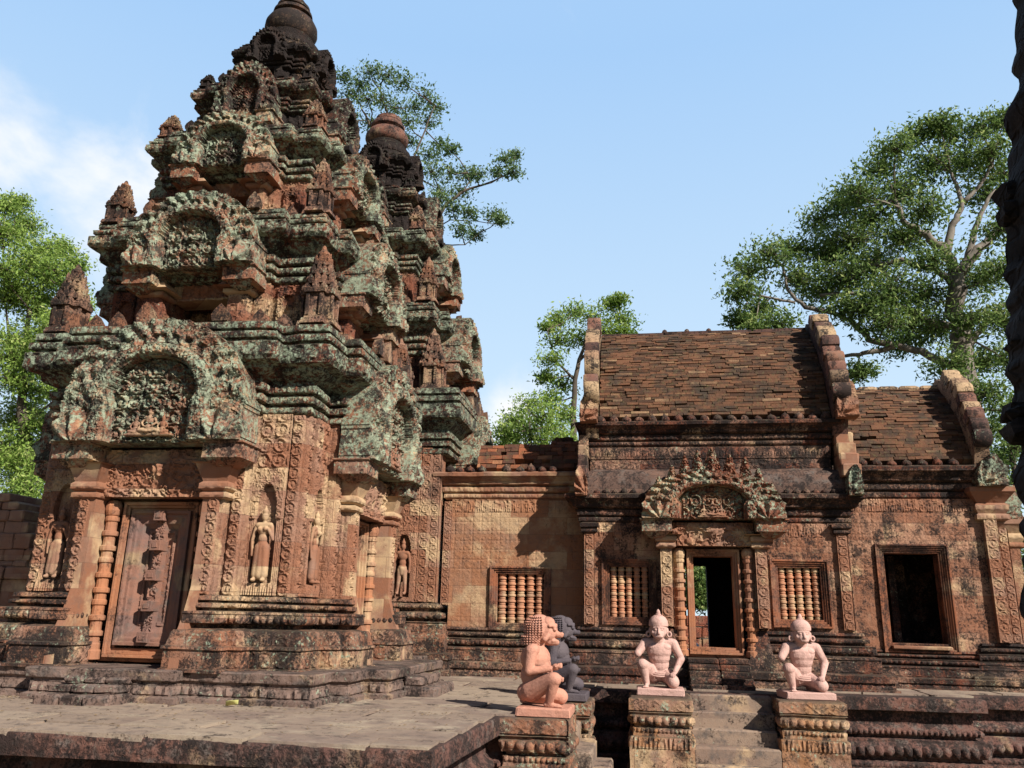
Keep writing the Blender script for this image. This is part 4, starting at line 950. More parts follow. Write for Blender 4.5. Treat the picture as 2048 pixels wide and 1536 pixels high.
for s, (a, b) in ((-1,(.31,.50)),(1,(1.80,1.99))):
    strip(H, (a+b)/2, b-a, .9, 2.12, 13.60, m_wall, .3)
    m = MB(); m.box((.50 if s < 0 else 1.72,13.72,.50),(.60 if s < 0 else 1.80,14.3,2.14),.002); m.build('door_jamb', m_frame, H)
po = porch(H, .66, .84, .30, 0., .46, 2.14, 2.57, 1.13, .78, 42, True, .0125, m_ped_hall := stone('hall_pediment_stone', .48, .85, a=RED, b=ORG, tan=.35, carve=.3, cs=28, topmoss=.5))
for o in po: o.location = (1.15,13.9,0)
sf = seated_figures(H, 2.62, .45, .8, m_tymp); sf.location = (1.15,13.40,2.62)
fl = random.Random(4)
for i, (x, zb, hh, ww) in enumerate(((-.62,3.10,.40,.20),(-.41,3.19,.48,.21),(-.20,3.23,.52,.22),(.03,3.24,.55,.30),(.31,3.20,.48,.22),(.56,3.12,.52,.21),(.76,3.02,.42,.2),(-.84,2.98,.34,.2),(.95,2.9,.3,.2))):
    zb -= .04
    o = relief('flame_leaf', m_ped_hall, H, (1.15+x-ww/2,13.50,zb), (1,0,0), (0,0,1), ww, hh, lambda u, v: .02+.06*np.clip(1-np.abs(u)/.1, 0, 1)+.045*ridge(np.abs(u), v, .045, i), .011, lambda u, v, hh=hh, ww=ww: np.abs(u) < ww*.49*np.interp(v/hh, [0,.3,.6,.85,1], [.75,1,.8,.42,.1])-.012*np.abs(np.sin(v*70)), .10)
sweep('cornice', box_plan(-1.0, 3.34, 13.92, 16.6), hall_cornice(2.55, 3.03, .26), m_hall_dk, H, .02, .014, .3, .008, SEW, True, .04)
sweep('half_vault', box_plan(-.90, 3.24, 13.95, 16.6), [(.16,3.0),(.17,3.08),(.155,3.2),(.11,3.32),(.03,3.43),(-.12,3.5)], m_smooth_dk, H, .05, .03, .3, .006, SEW, True, .03)
buds(H, [-.72+.155*i for i in range(5)]+[2.38+.15*i for i in range(6)], 13.74, 3.02, .062, m_hall_dk)
sweep('clerestory', box_plan(-.86, 3.18, 14.10, 16.5), [(0,3.4),(0,3.50,P_fol(.09,.02)),(0,3.68),(.02,3.69),(.02,3.72,P_petal(.1,.015)),(.02,3.88),(0,3.9)]+hall_cornice(3.9, 4.32, .24), m_hall_dk, H, .02, .014, .3, .008, SEW, True, .03)
buds(H, [-.66+.2235*i for i in range(18)], 13.95, 4.30, .082)
brick_roof(H, -.68, 3.22, 14.0, 4.38, 15.35, 6.36, m_brick, .18, .012, 0, 5, .21, .058)
m = MB(); m.box((-.68,15.27,6.37),(.52,15.43,6.43),.004); m.box((.56,15.27,6.38),(2.2,15.43,6.44),.004); m.box((2.24,15.27,6.38),(3.2,15.43,6.44),.004)
for x in (.55,.98,1.4): m.lathe([(.05,6.4),(.055,6.46),(.04,6.5),(.01,6.52)], (x,15.35,0), 8)
m.build('ridge_crest', m_coping, H)
gable(H, 3.21, 3.50, 14.0, 4.40, 15.35, 6.30, .2, .52, 11, 1); gable(H, -.94, -.68, 14.0, 4.40, 15.35, 6.30, .2, .52, 9, 2)
naga(H, 3.44, 13.72, 4.30, .36, .66, 1, m_ped_low); naga(H, -.86, 13.70, 4.28, .32, .62, 1, m_wall)
naga(H, 3.42, 13.60, 2.98, .24, .50, 1); naga(H, -.98, 13.60, 2.98, .22, .50, -1, m_wall)
for s, x0, x1 in ((1,3.26,3.56),(-1,-1.06,-.88)):   # stepped coping beside the half vault
    for i in range(4): 
        m = MB(); m.box((x0,13.66+i*.11,3.3+i*.2),(x1,14.3,3.3+i*.2+.21),.006,.02); m.build('coping_stone', m_coping if s < 0 else m_wall_plain, H)
for i in range(5):                        # stairs up to the door
    m = MB(); x = .68
    for k in range(2): m.box((x+k*.47,12.98+i*.135,-.01 if i == 0 else i*.088),(x+k*.47+.465,13.95,(i+1)*.088),.005,.015)
    m.build('stair_step', m_dkbase, H)
for a, b in ((.28,.67),(1.63,2.02)): sweep('stair_flank', box_plan(a, b, 13.62, 13.95), [(.03,-.01),(.03,.08),(0,.1,P_petal(.1,.02)),(0,.22),(.02,.24),(.02,.33),(.0,.42),(-.02,.50),(-.1,.86)], m_dkbase, H, .02, .015, .1, .006)
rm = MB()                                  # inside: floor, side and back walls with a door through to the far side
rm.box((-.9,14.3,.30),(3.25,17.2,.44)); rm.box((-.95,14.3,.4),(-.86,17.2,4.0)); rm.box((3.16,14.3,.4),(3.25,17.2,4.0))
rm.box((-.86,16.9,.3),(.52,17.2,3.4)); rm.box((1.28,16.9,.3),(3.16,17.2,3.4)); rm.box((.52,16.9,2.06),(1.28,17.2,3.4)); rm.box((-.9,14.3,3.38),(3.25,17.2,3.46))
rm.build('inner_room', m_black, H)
adopt(H)
# ---------------------------------------------------------------- low link between tower and hall
A = thing('link_building', 'low stone link with one baluster window and a collapsed brick roof between tower and hall', 'temple building', (-2.2,14.4,0))
sweep('base_moulding', box_plan(-3.5, -1.0, 14.42, 16.5), base_prof(.80), m_base, A, .02, .013, .3, .008, SEW, True, .03)
WA = (-2.64,-1.56,.76,1.84)
tile_wall(A, -3.38, -.95, .80, 3.02, 14.4, [(WA[0]+.06,WA[1]-.06,WA[2]+.06,WA[3]-.06)], .165, m_wall2 := stone('link_wall_stone', .40, 0, a=(.30,.135,.07,1), b=(.29,.15,.09,1), c=(.46,.31,.18,1), tan=.5, carve=.25, cs=22, grey=.25))
window(A, *WA, 14.4)
strip(A, -3.44, .14, 1.16, 2.98, 14.36)
sweep('cornice', box_plan(-3.5, -.98, 14.42, 16.4), hall_cornice(3.02, 3.50, .22), m_wall_plain, A, .02, .014, .3, .008, SEW, True, .03)
buds(A, [-3.42,-3.24,-3.05,-2.83,-2.38,-2.13,-1.93,-1.73,-1.54], 14.28, 3.49, .078)
brick_roof(A, -2.95, -.98, 14.45, 3.55, 15.0, 4.25, m_brick_red, .05, .05, .38, 9, .19, .10, False)
m = MB(); q = random.Random(8)
for i in range(60):
    x = q.uniform(-2.95,-.98); w = q.uniform(.1,.22); zt = 3.9+.25*float(vnoise(x*2.1,4.4))+(.18 if x > -1.5 else 0); m.box((x-w/2,14.85+q.uniform(0,.3),zt-.3),(x+w/2,15.35,zt+q.uniform(-.06,.06)),.01,.015)
m.box((-3.3,14.9,3.4),(-.98,16.4,3.75),.01)
m.build('broken_vault', m_brick_red, A)
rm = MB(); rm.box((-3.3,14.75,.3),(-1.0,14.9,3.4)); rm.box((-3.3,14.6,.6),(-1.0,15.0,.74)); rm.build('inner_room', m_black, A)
adopt(A)
# pier of the central tower with its guardian niche, against the link
def nich2(u, v):
    a = np.abs(u+.09); arch = (a < .13*np.sqrt(np.clip(1-((v-.90)/.26)**2*(v > .90), 0, 1))) & (v > .08) & (v < 1.16)
    rim = (a < .21) & (v > .0) & (v < 1.30) & ~arch; f = .02+.02*scroll(u-.27+.0775, v, .155, 3)*(u > .17)+.025*ridge(u, v, .07, 6)*(u < .14)
    f = np.where(rim & (v > .8), .045+.02*ridge(u, v, .035, 2), np.where(rim, .035, f)); return np.where(arch, -.08, f)
pier = relief('niche', m_wall, None, (-4.45,14.23,1.20), (1,0,0), (0,0,1), .70, 2.75, nich2, .0125, None, .3)
fg = niche_figure(None, 0, 0, 0, 1.28, True); fg.location = (-4.19,14.22,1.30)
p2 = strip(None, -3.66, .17, 1.20, 3.9, 14.23, m_wall, .3, 5)
bs = sweep('base_moulding', box_plan(-4.6, -3.58, 14.25, 15.0), [(a*.9, z*1.2/1.2) for a, z in [(.45,-.02),(.45,.1),(.40,.12),(.40,.25),(.43,.27),(.43,.36),(.28,.38),(.28,.62),(.25,.66)]]+[(.20,.70,P_fol(.08,.02)),(.18,.84),(.20,.86),(.06,.88),(.06,.92),(.14,.93,P_bead(.08,.03)),(.14,1.02),(.04,1.04),(.04,1.08),(.10,1.10,P_bead(.05,.015)),(.10,1.15),(0,1.2)], m_base, None, .02, .014, .2, .007, SEW)
cn = sweep('cornice', box_plan(-4.6, -3.50, 14.25, 15.4), [(a*.95, 3.82+(z-3.37)*1.1) for a, z, *_ in cornice_prof(3.37,.30,3.98,4.48)], m_band, None, .02, .016, .2, .01, SEW)
for o in (pier, fg, p2, bs, cn):
    o.parent = tb; o.matrix_parent_inverse = Matrix.Identity(4)
    sc = Vector((1/1.1,1/1.1,1/1.12)); l = Vector(o.location)-tb.location; o.location = (l.x*sc.x, l.y*sc.y, l.z*sc.z); o.scale = (o.scale[0]*sc.x, o.scale[1]*sc.y, o.scale[2]*sc.z)
# ---------------------------------------------------------------- the east wing
Wg = thing('side_hall', 'lower brick-roofed stone wing with an open unglazed window, right of the taller hall', 'temple building', (4.7,15.0,0))
sweep('base_moulding', box_plan(3.3, 6.0, 15.03, 17.4), base_prof(.60), m_dkbase, Wg, .02, .013, .3, .008, SEW, True, .03)
sweep('base_moulding', box_plan(5.55, 6.5, 15.0, 17.0), base_prof(.74,.8), m_dkbase, Wg, .02, .013, .3, .008, SEW, True, .03)
WW = (3.98,5.16,.56,2.34)
tile_wall(Wg, 3.3, 5.8, .60, 3.12, 15.0, [(WW[0]+.05,WW[1]-.05,WW[2]-.1,WW[3]-.05)], .19)
frame(Wg, *WW, 15.0, 5, .03, .3, mat=m_framedk)
m = MB(); m.box((4.1,14.88,.62),(5.02,15.2,.67),.003,.01); m.build('window_sill', m_wall_plain, Wg)
strip(Wg, 5.86, .20, .76, 2.78, 14.90, m_wall, .3); strip(Wg, 6.08, .16, .76, 2.62, 15.02, m_wall, .3, 2)
sweep('cornice', box_plan(3.3, 5.98, 15.03, 17.3), hall_cornice(3.12, 3.68, .26), m_hall_dk, Wg, .02, .014, .3, .008, SEW, True, .03)
buds(Wg, [3.62+.25*i for i in range(8)], 14.86, 3.67, .09)
sweep('capital', box_plan(5.70, 6.14, 14.92, 15.4), [(0,2.74),(.04,2.76,P_bead(.05,.012)),(.04,2.84),(0,2.86),(.04,2.92,P_petal(.07,.012)),(.05,3.0),(.0,3.04),(.12,3.2),(.14,3.22),(.14,3.3)], m_wall_plain, Wg, .02, .014, .1, .005)
naga(Wg, 5.92, 14.72, 3.30, .50, .55, 1, m_ped)
brick_roof(Wg, 3.45, 5.72, 14.95, 3.75, 16.15, 5.36, m_brick, .15, .02, 0, 12, .23, .068)
m = MB()
for i in range(6): m.lathe([(.05,0),(.07,.05),(.07,.30),(.05,.36)], (3.5+i*.385,16.15,5.42), 8, (1,0,0))
m.build('ridge_crest', m_coping, Wg)
gable(Wg, 5.70, 5.98, 14.95, 3.80, 16.15, 5.36, .17, .48, 9, 3)
o = naga(Wg, 6.42, 15.35, 2.78, .55, .62, -1, m_ped, True); naga(Wg, 6.22, 15.12, 2.78, .34, .66, 1, m_ped)
sweep('capital', box_plan(6.02, 6.40, 15.1, 15.6), [(0,2.30),(.03,2.32,P_bead(.05,.012)),(.03,2.38),(0,2.4),(.03,2.46,P_petal(.07,.012)),(.03,2.52),(.0,2.55),(.08,2.68),(.10,2.7),(.10,2.78)], m_wall_plain, Wg, .02, .014, .1, .005)
m = MB(); m.box((6.02,15.1,.7),(6.36,15.6,2.32),.003,.01); m.build('pier', m_wall, Wg)
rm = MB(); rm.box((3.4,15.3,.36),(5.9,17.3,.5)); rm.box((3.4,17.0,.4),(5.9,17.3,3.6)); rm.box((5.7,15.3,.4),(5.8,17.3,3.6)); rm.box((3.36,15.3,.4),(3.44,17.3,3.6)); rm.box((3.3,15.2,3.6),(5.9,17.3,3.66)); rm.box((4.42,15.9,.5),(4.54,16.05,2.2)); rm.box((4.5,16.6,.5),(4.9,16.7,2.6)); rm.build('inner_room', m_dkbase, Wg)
adopt(Wg)
# ---------------------------------------------------------------- pedestals and terrace stairs
def pedestal(name, label, x0, x1, y0, y1, mat, seed):
    p = [(.12,-1.22),(.12,-1.05),(.07,-1.03,P_bead(.06,.02)),(.07,-.95),(.03,-.93),(.03,-.62,P_petal(.06,.022)),(.03,-.48),(.0,-.47),(.0,-.44),(-.0,-.43,P_bead(.055,.022)),(-.0,-.37),(-.03,-.36),(-.03,-.34),(.02,-.33,P_bead(.10,.035)),(.02,-.22),(.0,-.21),(.0,-.19),(.03,-.18),(.0,-.165),(.03,-.155,P_dia(.16,.010)),(.03,-.02),(.01,-.004),(-.04,0)]
    o = sweep(name, box_plan(x0,x1,y0,y1), p, mat, None, .014, .011, .1, .008, lambda a, b: True, True, .05, seed); return tag(o, label, 'pedestal', 'pedestals flanking the stairs')
pedestal('pedestal', 'lichen-spotted stone pedestal at the terrace corner, under the salmon pink guardian', -1.46, -.76, 8.86, 9.56, m_ped_b, 5)
pedestal('pedestal', 'stone pedestal under the dark grey guardian statue', -1.28, -.68, 10.72, 11.40, m_ped_b, 9)
pedestal('pedestal', 'orange stone pedestal left of the hall stairs, under the left monkey guardian', -.17, .60, 11.60, 12.58, m_pedestal, 6)
pedestal('pedestal', 'orange stone pedestal right of the hall stairs, under the right monkey guardian', 1.80, 2.60, 11.95, 12.70, m_pedestal, 7)
st = thing('terrace_stairs', 'worn stone stairs going down between the two monkey guardians', 'stairs', (1.2,12.6,-1.2))
for i in range(6): 
    m = MB(); m.box((.63,12.52-i*.20,-1.24),(1.77,12.75-i*.20+.3,-.012-i*.20),.005,.02); m.build('stair_step', m_stair, st)
adopt(st)
for c in st.children: c.location.z = 1.2
st = thing('side_stairs', 'stone stairs between the pink and the grey guardian, going down to the east', 'stairs', (-1.0,10.1,-1.2))
for i in range(6):
    m = MB(); m.box((-1.32,9.60,-1.24),(-.98+i*.2,10.68,-.012-i*.20),.005,.02); m.build('stair_step', m_stair, st)
adopt(st)
for c in st.children: c.location.z = 1.2
# ---------------------------------------------------------------- dark neighbouring wall at the right edge
lb = MB(); q = random.Random(21); z = -1.2
Lw = thing('library_wall', 'dark jagged stone wall edge in shade, cut off by the right side of the photo', 'wall', (1.5,.6,-1.2))
K = 260; zs = np.linspace(-1.2, 3.35, K); off = .03*(fbm(zs*6, 1.1, 0, 4, 3)-.5)*2+.02*(vnoise(zs*24, 3.3)-.5)*2+.018*np.abs(np.sin(zs*9))
lpts = [at(x_-12, y_, 2.3) for x_, y_ in ((2042,-300),(2040,0),(2034,120),(2022,250),(2013,330),(2014,400),(2012,480),(2016,520),(2022,640),(2020,700),(2026,790),(2022,850),(2034,940),(2040,1040),(2060,1200),(2090,1536))][::-1]
prof = []
for z_, o_ in zip(zs, off):
    # outline of the far corner at y=2.3, given as x at each height
    v = Vector((1.15,2.3,z_))-Vector((0,0,1)); 
    x_ = np.interp(z_, [p.z for p in lpts], [p.x for p in lpts])
    prof.append((x_+o_*.8, z_))
yy = np.linspace(2.3, -1.5, 90)
V = np.zeros((K, 90, 3))
for j, y_ in enumerate(yy):
    d = (fbm(zs*5, y_*5, 0, 4, 8)-.5)*.06+.0
    V[:,j,0] = np.array([p[0] for p in prof])*(1 if j == 0 else 1)+d*(j > 0)+.012*(j > 3); V[:,j,1] = y_+(fbm(zs*7, 2., 0, 3, 2)-.5)*.05*(j == 0); V[:,j,2] = zs
I = np.arange(K*90).reshape(K,90); Q = np.stack([I[:-1,:-1],I[1:,:-1],I[1:,1:],I[:-1,1:]], -1).reshape(-1,4)
Vb = V.copy(); Vb[...,0] = 2.0; n = K*90
ed = [np.stack([I[:-1,0],I[:-1,0]+n,I[1:,0]+n,I[1:,0]], -1), np.stack([I[-1,:-1],I[-1,:-1]+n,I[-1,1:]+n,I[-1,1:]], -1), np.stack([I[:-1,-1],I[1:,-1],I[1:,-1]+n,I[:-1,-1]+n], -1), (Q+n)[:,::-1]]
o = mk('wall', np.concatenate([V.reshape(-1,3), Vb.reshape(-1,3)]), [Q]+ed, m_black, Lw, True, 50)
m = MB()
for (px_, pya, pyb) in ((1985,392,425),(1990,425,460),(1996,822,850),(2000,850,890),(2006,690,712)):
    a, b = at(px_, pyb, 2.31), at(px_, pya, 2.31); m.box((a.x,2.21,a.z),(a.x+.3,2.31,b.z),.006,.012)
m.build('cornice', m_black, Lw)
for c in Lw.children: c.location = (-1.5,-.6,1.2)
# ---------------------------------------------------------------- guardian statues
g1 = 'pink kneeling monkey guardians'; g2 = 'seated guardians at the side stairs'
sm = statue('monkey', m_pink, 'pale pink monkey guardian with a broken right arm, left of the hall stairs', (.22,12.14,0), 0, g1, (.64,.52,.095), -.02)
s2 = copy_tree(sm); s2.location = (2.20,12.40,0); s2.rotation_euler = (0,0,.12); s2.scale = (1.03,1,.985); s2['label'] = 'pale pink monkey guardian with a broken right arm, right of the hall stairs'
sy = statue('yaksha', m_orange, 'salmon pink curly-haired guardian kneeling in profile at the terrace corner', (-1.07,9.19,0), math.pi/2, g2, (.60,.56,.095), -.03)
sy.scale = (1,1,.94); s4 = copy_tree(sy); s4.location = (-1.02,10.98,0); s4['label'] = 'dark grey curly-haired guardian kneeling in profile behind the salmon pink one'
for c in s4.children:
    c.data = c.data.copy(); c.data.materials.clear(); c.data.materials.append(m_grey)
s5 = copy_tree(sm); s5.location = (6.93,14.35,0); s5.rotation_euler = (0,0,math.pi/2); s5['label'] = 'pink guardian statue cut off by the right edge beside the side hall'
# ---------------------------------------------------------------- ruined wall west of the tower
rw = thing('ruined_gatehouse', 'low weathered stone ruin with stepped top at the far left behind the tower', 'ruin', tuple(at(10,1240,12.4)))
q = random.Random(5)
def PX(px, py, y=12.4): return at(px, py, y)
rows = [(985,1003,22),(1003,1020,38),(1020,1042,52),(1042,1066,60),(1066,1098,66),(1098,1122,64),(1122,1134,58),(1134,1158,66),(1158,1216,52),(1216,1240,46),(1240,1275,60),(1275,1330,40)]
for i, (ya, yb, xr) in enumerate(rows):
    a, b = PX(0, yb), PX(xr, ya); m = MB(); x = a.x-1.6
    while x < b.x-.05:
        w = min(q.uniform(.3,.6), b.x-x); m.box((x+.004,12.4+q.uniform(-.03,.03)-(.08 if i in (7,9,10) else 0),a.z+.003),(x+w-.004,13.6,b.z-.003),.006,.02); x += w
    m.build('stone_course', m_wall_plain, rw)
adopt(rw)
# ---------------------------------------------------------------- laterite wall and visitor beyond the doorway
lw = thing('laterite_wall', 'dark red laterite block wall seen through the hall doorway', 'wall', (2.5,23,-1.2)); m = MB()
for r in range(9):
    x = -4+(r % 2)*.3
    while x < 12:
        w = q.uniform(.5,.8)
        if not (r > 7 and (x < 1.9 or q.random() < .3)): m.box((x+.006,23+q.uniform(-.02,.02),-1.2+r*.29+.004),(x+w-.006,23.6,-1.2+(r+1)*.29-.004),.008,.02)
        x += w
m.build('stone_course', m_lat, lw); adopt(lw)
def plain(name, c, r=.8):
    M = MT(name, r); k = M.noise(30, 4, .6); M.col(M.mix(M.step(k, .3, .7), c, tuple(v*.8 for v in c[:3])+(1,))); M.bump(k, .2, .005); return M.m
pr = thing('person', 'visitor in a white sun hat standing beyond the hall doorway', 'person', (at(1389,1300,19.3).x,19.3,-1.2))
m = MB(); ell(m, (0,0,1.52), (.075,.09,.11)); caps(m, (0,0,1.35), (0,0,1.45), .05,.05); caps(m, (-.15,0,1.32), (.15,0,1.32), .07,.07); ell(m, (0,0,1.15), (.16,.10,.22)); ell(m, (0,0,.92), (.16,.11,.12))
for s in (-1,1):
    caps(m, (s*.19,0,1.30), (s*.23,.02,1.03), .045,.038); caps(m, (s*.23,.02,1.03), (s*.22,-.04,.80), .036,.026); ell(m, (s*.22,-.05,.74), (.025,.03,.05)); caps(m, (s*.09,0,.88), (s*.10,0,.46), .085,.055); caps(m, (s*.10,0,.46), (s*.10,.02,.08), .052,.035); caps(m, (s*.10,.05,.05), (s*.11,-.10,.04), .04,.035)
ell(m, (0,-.095,1.51), (.014,.02,.02))
fuse('body', m, plain('skin', (.36,.2,.13,1)), pr, .014, 3)
m = MB(); m.lathe([(.20,1.57),(.19,1.575),(.105,1.60),(.10,1.67),(.07,1.71),(.02,1.72)], (0,0,0), 24); m.build('sun_hat', plain('white_cotton', (.8,.8,.78,1)), pr, True, 50)
m = MB(); m.lathe([(.145,.86),(.165,1.0),(.17,1.2),(.19,1.32),(.1,1.40)], (0,0,0), 20); m.build('shirt', plain('blue_cotton', (.15,.22,.35,1)), pr, True)
# dry litter scattered on the terrace
LT = MB()
for i in range(420):
    x, y_ = q.uniform(-7,-1.7), q.choice((q.uniform(6.7,8.6), q.gauss(8.5,.12), q.uniform(8.8,13)))
    if y_ > 8.6 and x < -2.9: continue
    a, L_ = q.uniform(0,6.3), q.uniform(.008,.03); c_, s_ = math.cos(a)*L_, math.sin(a)*L_; z_ = .034
    LT.add([(x-c_,y_-s_,z_),(x+s_*.5,y_-c_*.5,z_+.006),(x+c_,y_+s_,z_+.003),(x-s_*.5,y_+c_*.5,z_+.008)], [[0,1,2,3]])
tag(LT.build('leaf_litter', plain('dry_litter', (.22,.15,.08,1))), kind='stuff')
# fallen leaf on the terrace
lf = MB(); c = Vector((-4.27,8.50,.03)); P = []
for i in range(9):
    t = i/8; w = .035*math.sin(math.pi*min(1,t*1.02))**.8+.002
    for s in (-1,0,1): P.append((c.x+(t-.5)*.14, c.y+s*w, c.z+.045*abs(s)+.02*t))
lf.add(P, [[i*3+k, i*3+k+1, i*3+k+4, i*3+k+3] for i in range(8) for k in (0,1)])
tag(lf.build('fallen_leaf', plain('yellow_leaf', (.62,.60,.22,1)), None, True), 'curled yellow-green leaf lying on the terrace below the nearest tower', 'leaf')
# ---------------------------------------------------------------- trees
def leafmat(name, a, b, c):
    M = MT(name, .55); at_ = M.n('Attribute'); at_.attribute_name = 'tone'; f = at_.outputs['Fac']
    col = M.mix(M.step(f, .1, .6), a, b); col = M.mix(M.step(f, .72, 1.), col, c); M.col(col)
    tr = M.n('BsdfTranslucent'); M.l(col, tr.inputs[0]); mx = M.n('MixShader'); mx.inputs[0].default_value = .45; M.l(M.b.outputs[0], mx.inputs[1]); M.l(tr.outputs[0], mx.inputs[2]); M.l(mx.outputs[0], M.out.inputs[0]); return M.m
def barkmat(name, a, b):
    M = MT(name); n = M.noise(5, 6, .7, stretch=(1,1,.3)); M.col(M.mix(M.step(n, .4, .65), a, b)); M.bump(n, .6, .03); return M.m
bark = barkmat('grey_bark', (.22,.19,.16,1), (.12,.095,.08,1)); bark2 = barkmat('brown_bark', (.13,.10,.075,1), (.07,.055,.045,1))
def tree(name, label, y, base, limbs, clumps, leaf, dens, lm, bk, seed, group=None, trunk_r=.3, sparse=1.):
    """limbs: pixel polylines with start radius; clumps: (px, py, radius px[, depth offset])"""
    r = np.random.default_rng(seed); t = thing(name, label, 'tree', (base[0], base[1], -1.2), group)
    k = y/1615.; m = MB(); joints = []
    for pl, r0, r1 in limbs:
        P = []
        for i, p in enumerate(pl):
            dy = p[2] if len(p) > 2 else 0
            P.append(at(p[0], p[1], y+dy))
        Q = []
        for i in range(len(P)-1):
            for s in range(4): Q.append(P[i].lerp(P[i+1], s/4)+Vector(r.normal(size=3)*r0*.18*(1 if (i or s) else 0)))
        Q.append(P[-1]); n = len(Q); m.tube(Q, [r0+(r1-r0)*i/(n-1) for i in range(n)], 8); joints += Q
    J = np.array([tuple(j) for j in joints]) if joints else np.array([[base[0],base[1],3.]])
    LV = []; TN = []
    for c in clumps:
        dy = c[3] if len(c) > 3 else r.uniform(-1.6,1.6); C = np.array(at(c[0], c[1], y+dy)); R = c[2]*k
        j = J[np.argmin(((J-C)**2).sum(1)+(J[:,2] > C[2]+.3)*4)]
        mid = (j+C)/2+r.normal(size=3)*R*.15+np.array([0,0,-R*.1]); rr = .02+.03*R
        m.tube([j, mid, C], [rr, rr*.8, rr*.5], 6)
        nt_ = int(74*sparse*max(.5, (R/.9)**2)); d = r.normal(size=(nt_,3)); d /= np.linalg.norm(d, axis=1)[:,None]; d[:,2] = d[:,2]*.7+.12
        tips = C+d*R*r.uniform(.25,1.18,(nt_,1))*np.array([1,1,.85])
        for tip in tips:
            q = C+(tip-C)*.35+r.normal(size=3)*R*.08; m.tube([C+(tip-C)*.02, q, tip], [rr*.45, rr*.3, rr*.1], 4)
        per = int(dens*1.45); s = R*.30+.10
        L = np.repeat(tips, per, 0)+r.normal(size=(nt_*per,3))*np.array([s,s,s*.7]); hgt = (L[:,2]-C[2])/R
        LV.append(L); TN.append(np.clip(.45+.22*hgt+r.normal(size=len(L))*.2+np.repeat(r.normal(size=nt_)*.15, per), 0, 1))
    L = np.concatenate(LV); TN = np.concatenate(TN); n = len(L)
    a = r.normal(size=(n,3)); a /= np.linalg.norm(a, axis=1)[:,None]; b = np.cross(a, r.normal(size=(n,3))+np.array([0,0,1.2])); b /= np.linalg.norm(b, axis=1)[:,None]
    sz = leaf*r.uniform(.45,1.5,(n,1)); a *= sz; b *= sz*.42; c_ = np.cross(a, b); c_ /= np.linalg.norm(c_, axis=1)[:,None]
    V = np.stack([L-a*.5, L+b*.5-a*.1+c_*sz*.1, L+a*.5, L-b*.5-a*.1+c_*sz*.1], 1).reshape(-1,3); F = np.arange(4*n).reshape(-1,4)
    org = np.array([base[0], base[1], -1.2])
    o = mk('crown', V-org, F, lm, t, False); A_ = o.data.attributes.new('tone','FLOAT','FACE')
    if len(o.data.polygons) == n: A_.data.foreach_set('value', TN.astype(np.float32))
    m.V = [v-org for v in m.V]; m.build('trunk', bk, t, True)
    return t
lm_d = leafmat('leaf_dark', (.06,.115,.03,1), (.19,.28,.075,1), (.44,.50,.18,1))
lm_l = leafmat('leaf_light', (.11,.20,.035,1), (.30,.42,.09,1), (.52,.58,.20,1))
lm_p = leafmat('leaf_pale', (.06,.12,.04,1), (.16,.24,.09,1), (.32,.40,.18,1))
y = 27
tree('broadleaf_tree', 'huge spreading broadleaf tree with pale forked limbs behind the right wing', y, (at(1945,1150,y).x, y), [
 ([(1952,1180),(1940,900),(1928,740),(1922,620),(1912,545)], .42, .26), ([(1912,545),(1893,500),(1850,470),(1815,450),(1790,400)], .2, .07), ([(1893,505),(1905,450),(1925,405),(1900,340)], .15, .05), ([(1925,405),(1960,370),(1985,330)], .09, .04),
 ([(1920,545),(1955,500),(1990,465),(2030,430)], .2, .09), ([(1935,525),(1950,460),(1965,420),(1990,380)], .13, .05), ([(1915,570),(1870,540),(1800,520),(1720,535)], .13, .05), ([(1925,660),(1850,640),(1780,600),(1700,585),(1640,590)], .13, .05),
 ([(1928,740),(1860,712),(1790,692),(1740,705),(1690,712)], .15, .06), ([(1790,692),(1740,680),(1700,640),(1665,625)], .12, .07), ([(1665,625),(1610,615),(1575,580),(1565,530)], .09, .04), ([(1590,605),(1540,595),(1500,590)], .05, .025), ([(1930,700),(1960,660),(1990,625),(2020,600)], .13, .05)],
 [(1480,585,28),(1500,540,34),(1545,510,36),(1515,620,26),(1478,640,16),(1590,500,34),(1600,560,40),(1560,650,30),(1640,440,36),(1650,510,50),(1680,410,36),(1700,480,52),(1640,590,40),(1720,390,42),(1690,560,52),(1740,440,46),(1760,340,36),(1745,530,54),(1790,300,34),(1800,390,50),(1810,480,50),(1830,270,30),(1860,330,46),(1850,420,40),(1780,580,50),(1740,620,46),(1900,270,34),(1930,330,46),(1880,250,22),(1960,260,34),(1985,300,38),(2010,240,26),(1970,390,40),(2010,350,44),(2000,460,36),(1850,590,44),(1830,650,46),(1870,520,34),(1960,560,44),(2000,540,40),(1880,660,46),(1950,640,38),(2010,640,44),(1800,690,34),(1770,650,40),(1900,730,36),(1960,720,34),(1970,790,40),(2010,720,36),(1690,620,30),(1510,660,14),(1720,745,22),(1980,860,34),(2000,920,34),(2035,820,40)],
 .15, 12, lm_d, bark, 3, sparse=1.5)
y = 31
tree('slender_tree', 'light green slender tree rising behind the left gable of the hall', y, (at(1150,1150,y).x, y), [([(1150,1150),(1145,900),(1150,760),(1170,680)], .18, .06), ([(1160,720),(1200,680),(1235,640)], .06, .02), ([(1150,760),(1110,720),(1095,660)], .06, .02)],
 [(1150,625,22),(1115,640,18),(1185,640,30),(1220,610,18),(1245,640,22),(1205,665,26),(1120,680,28),(1095,655,12),(1105,720,24),(1090,755,14),(1125,770,26),(1250,665,14),(1160,680,24),(1100,800,20),(1130,830,26),(1240,600,10)], .15, 10, lm_l, bark2, 8, 'trees beyond the temple', sparse=1.)
y = 29
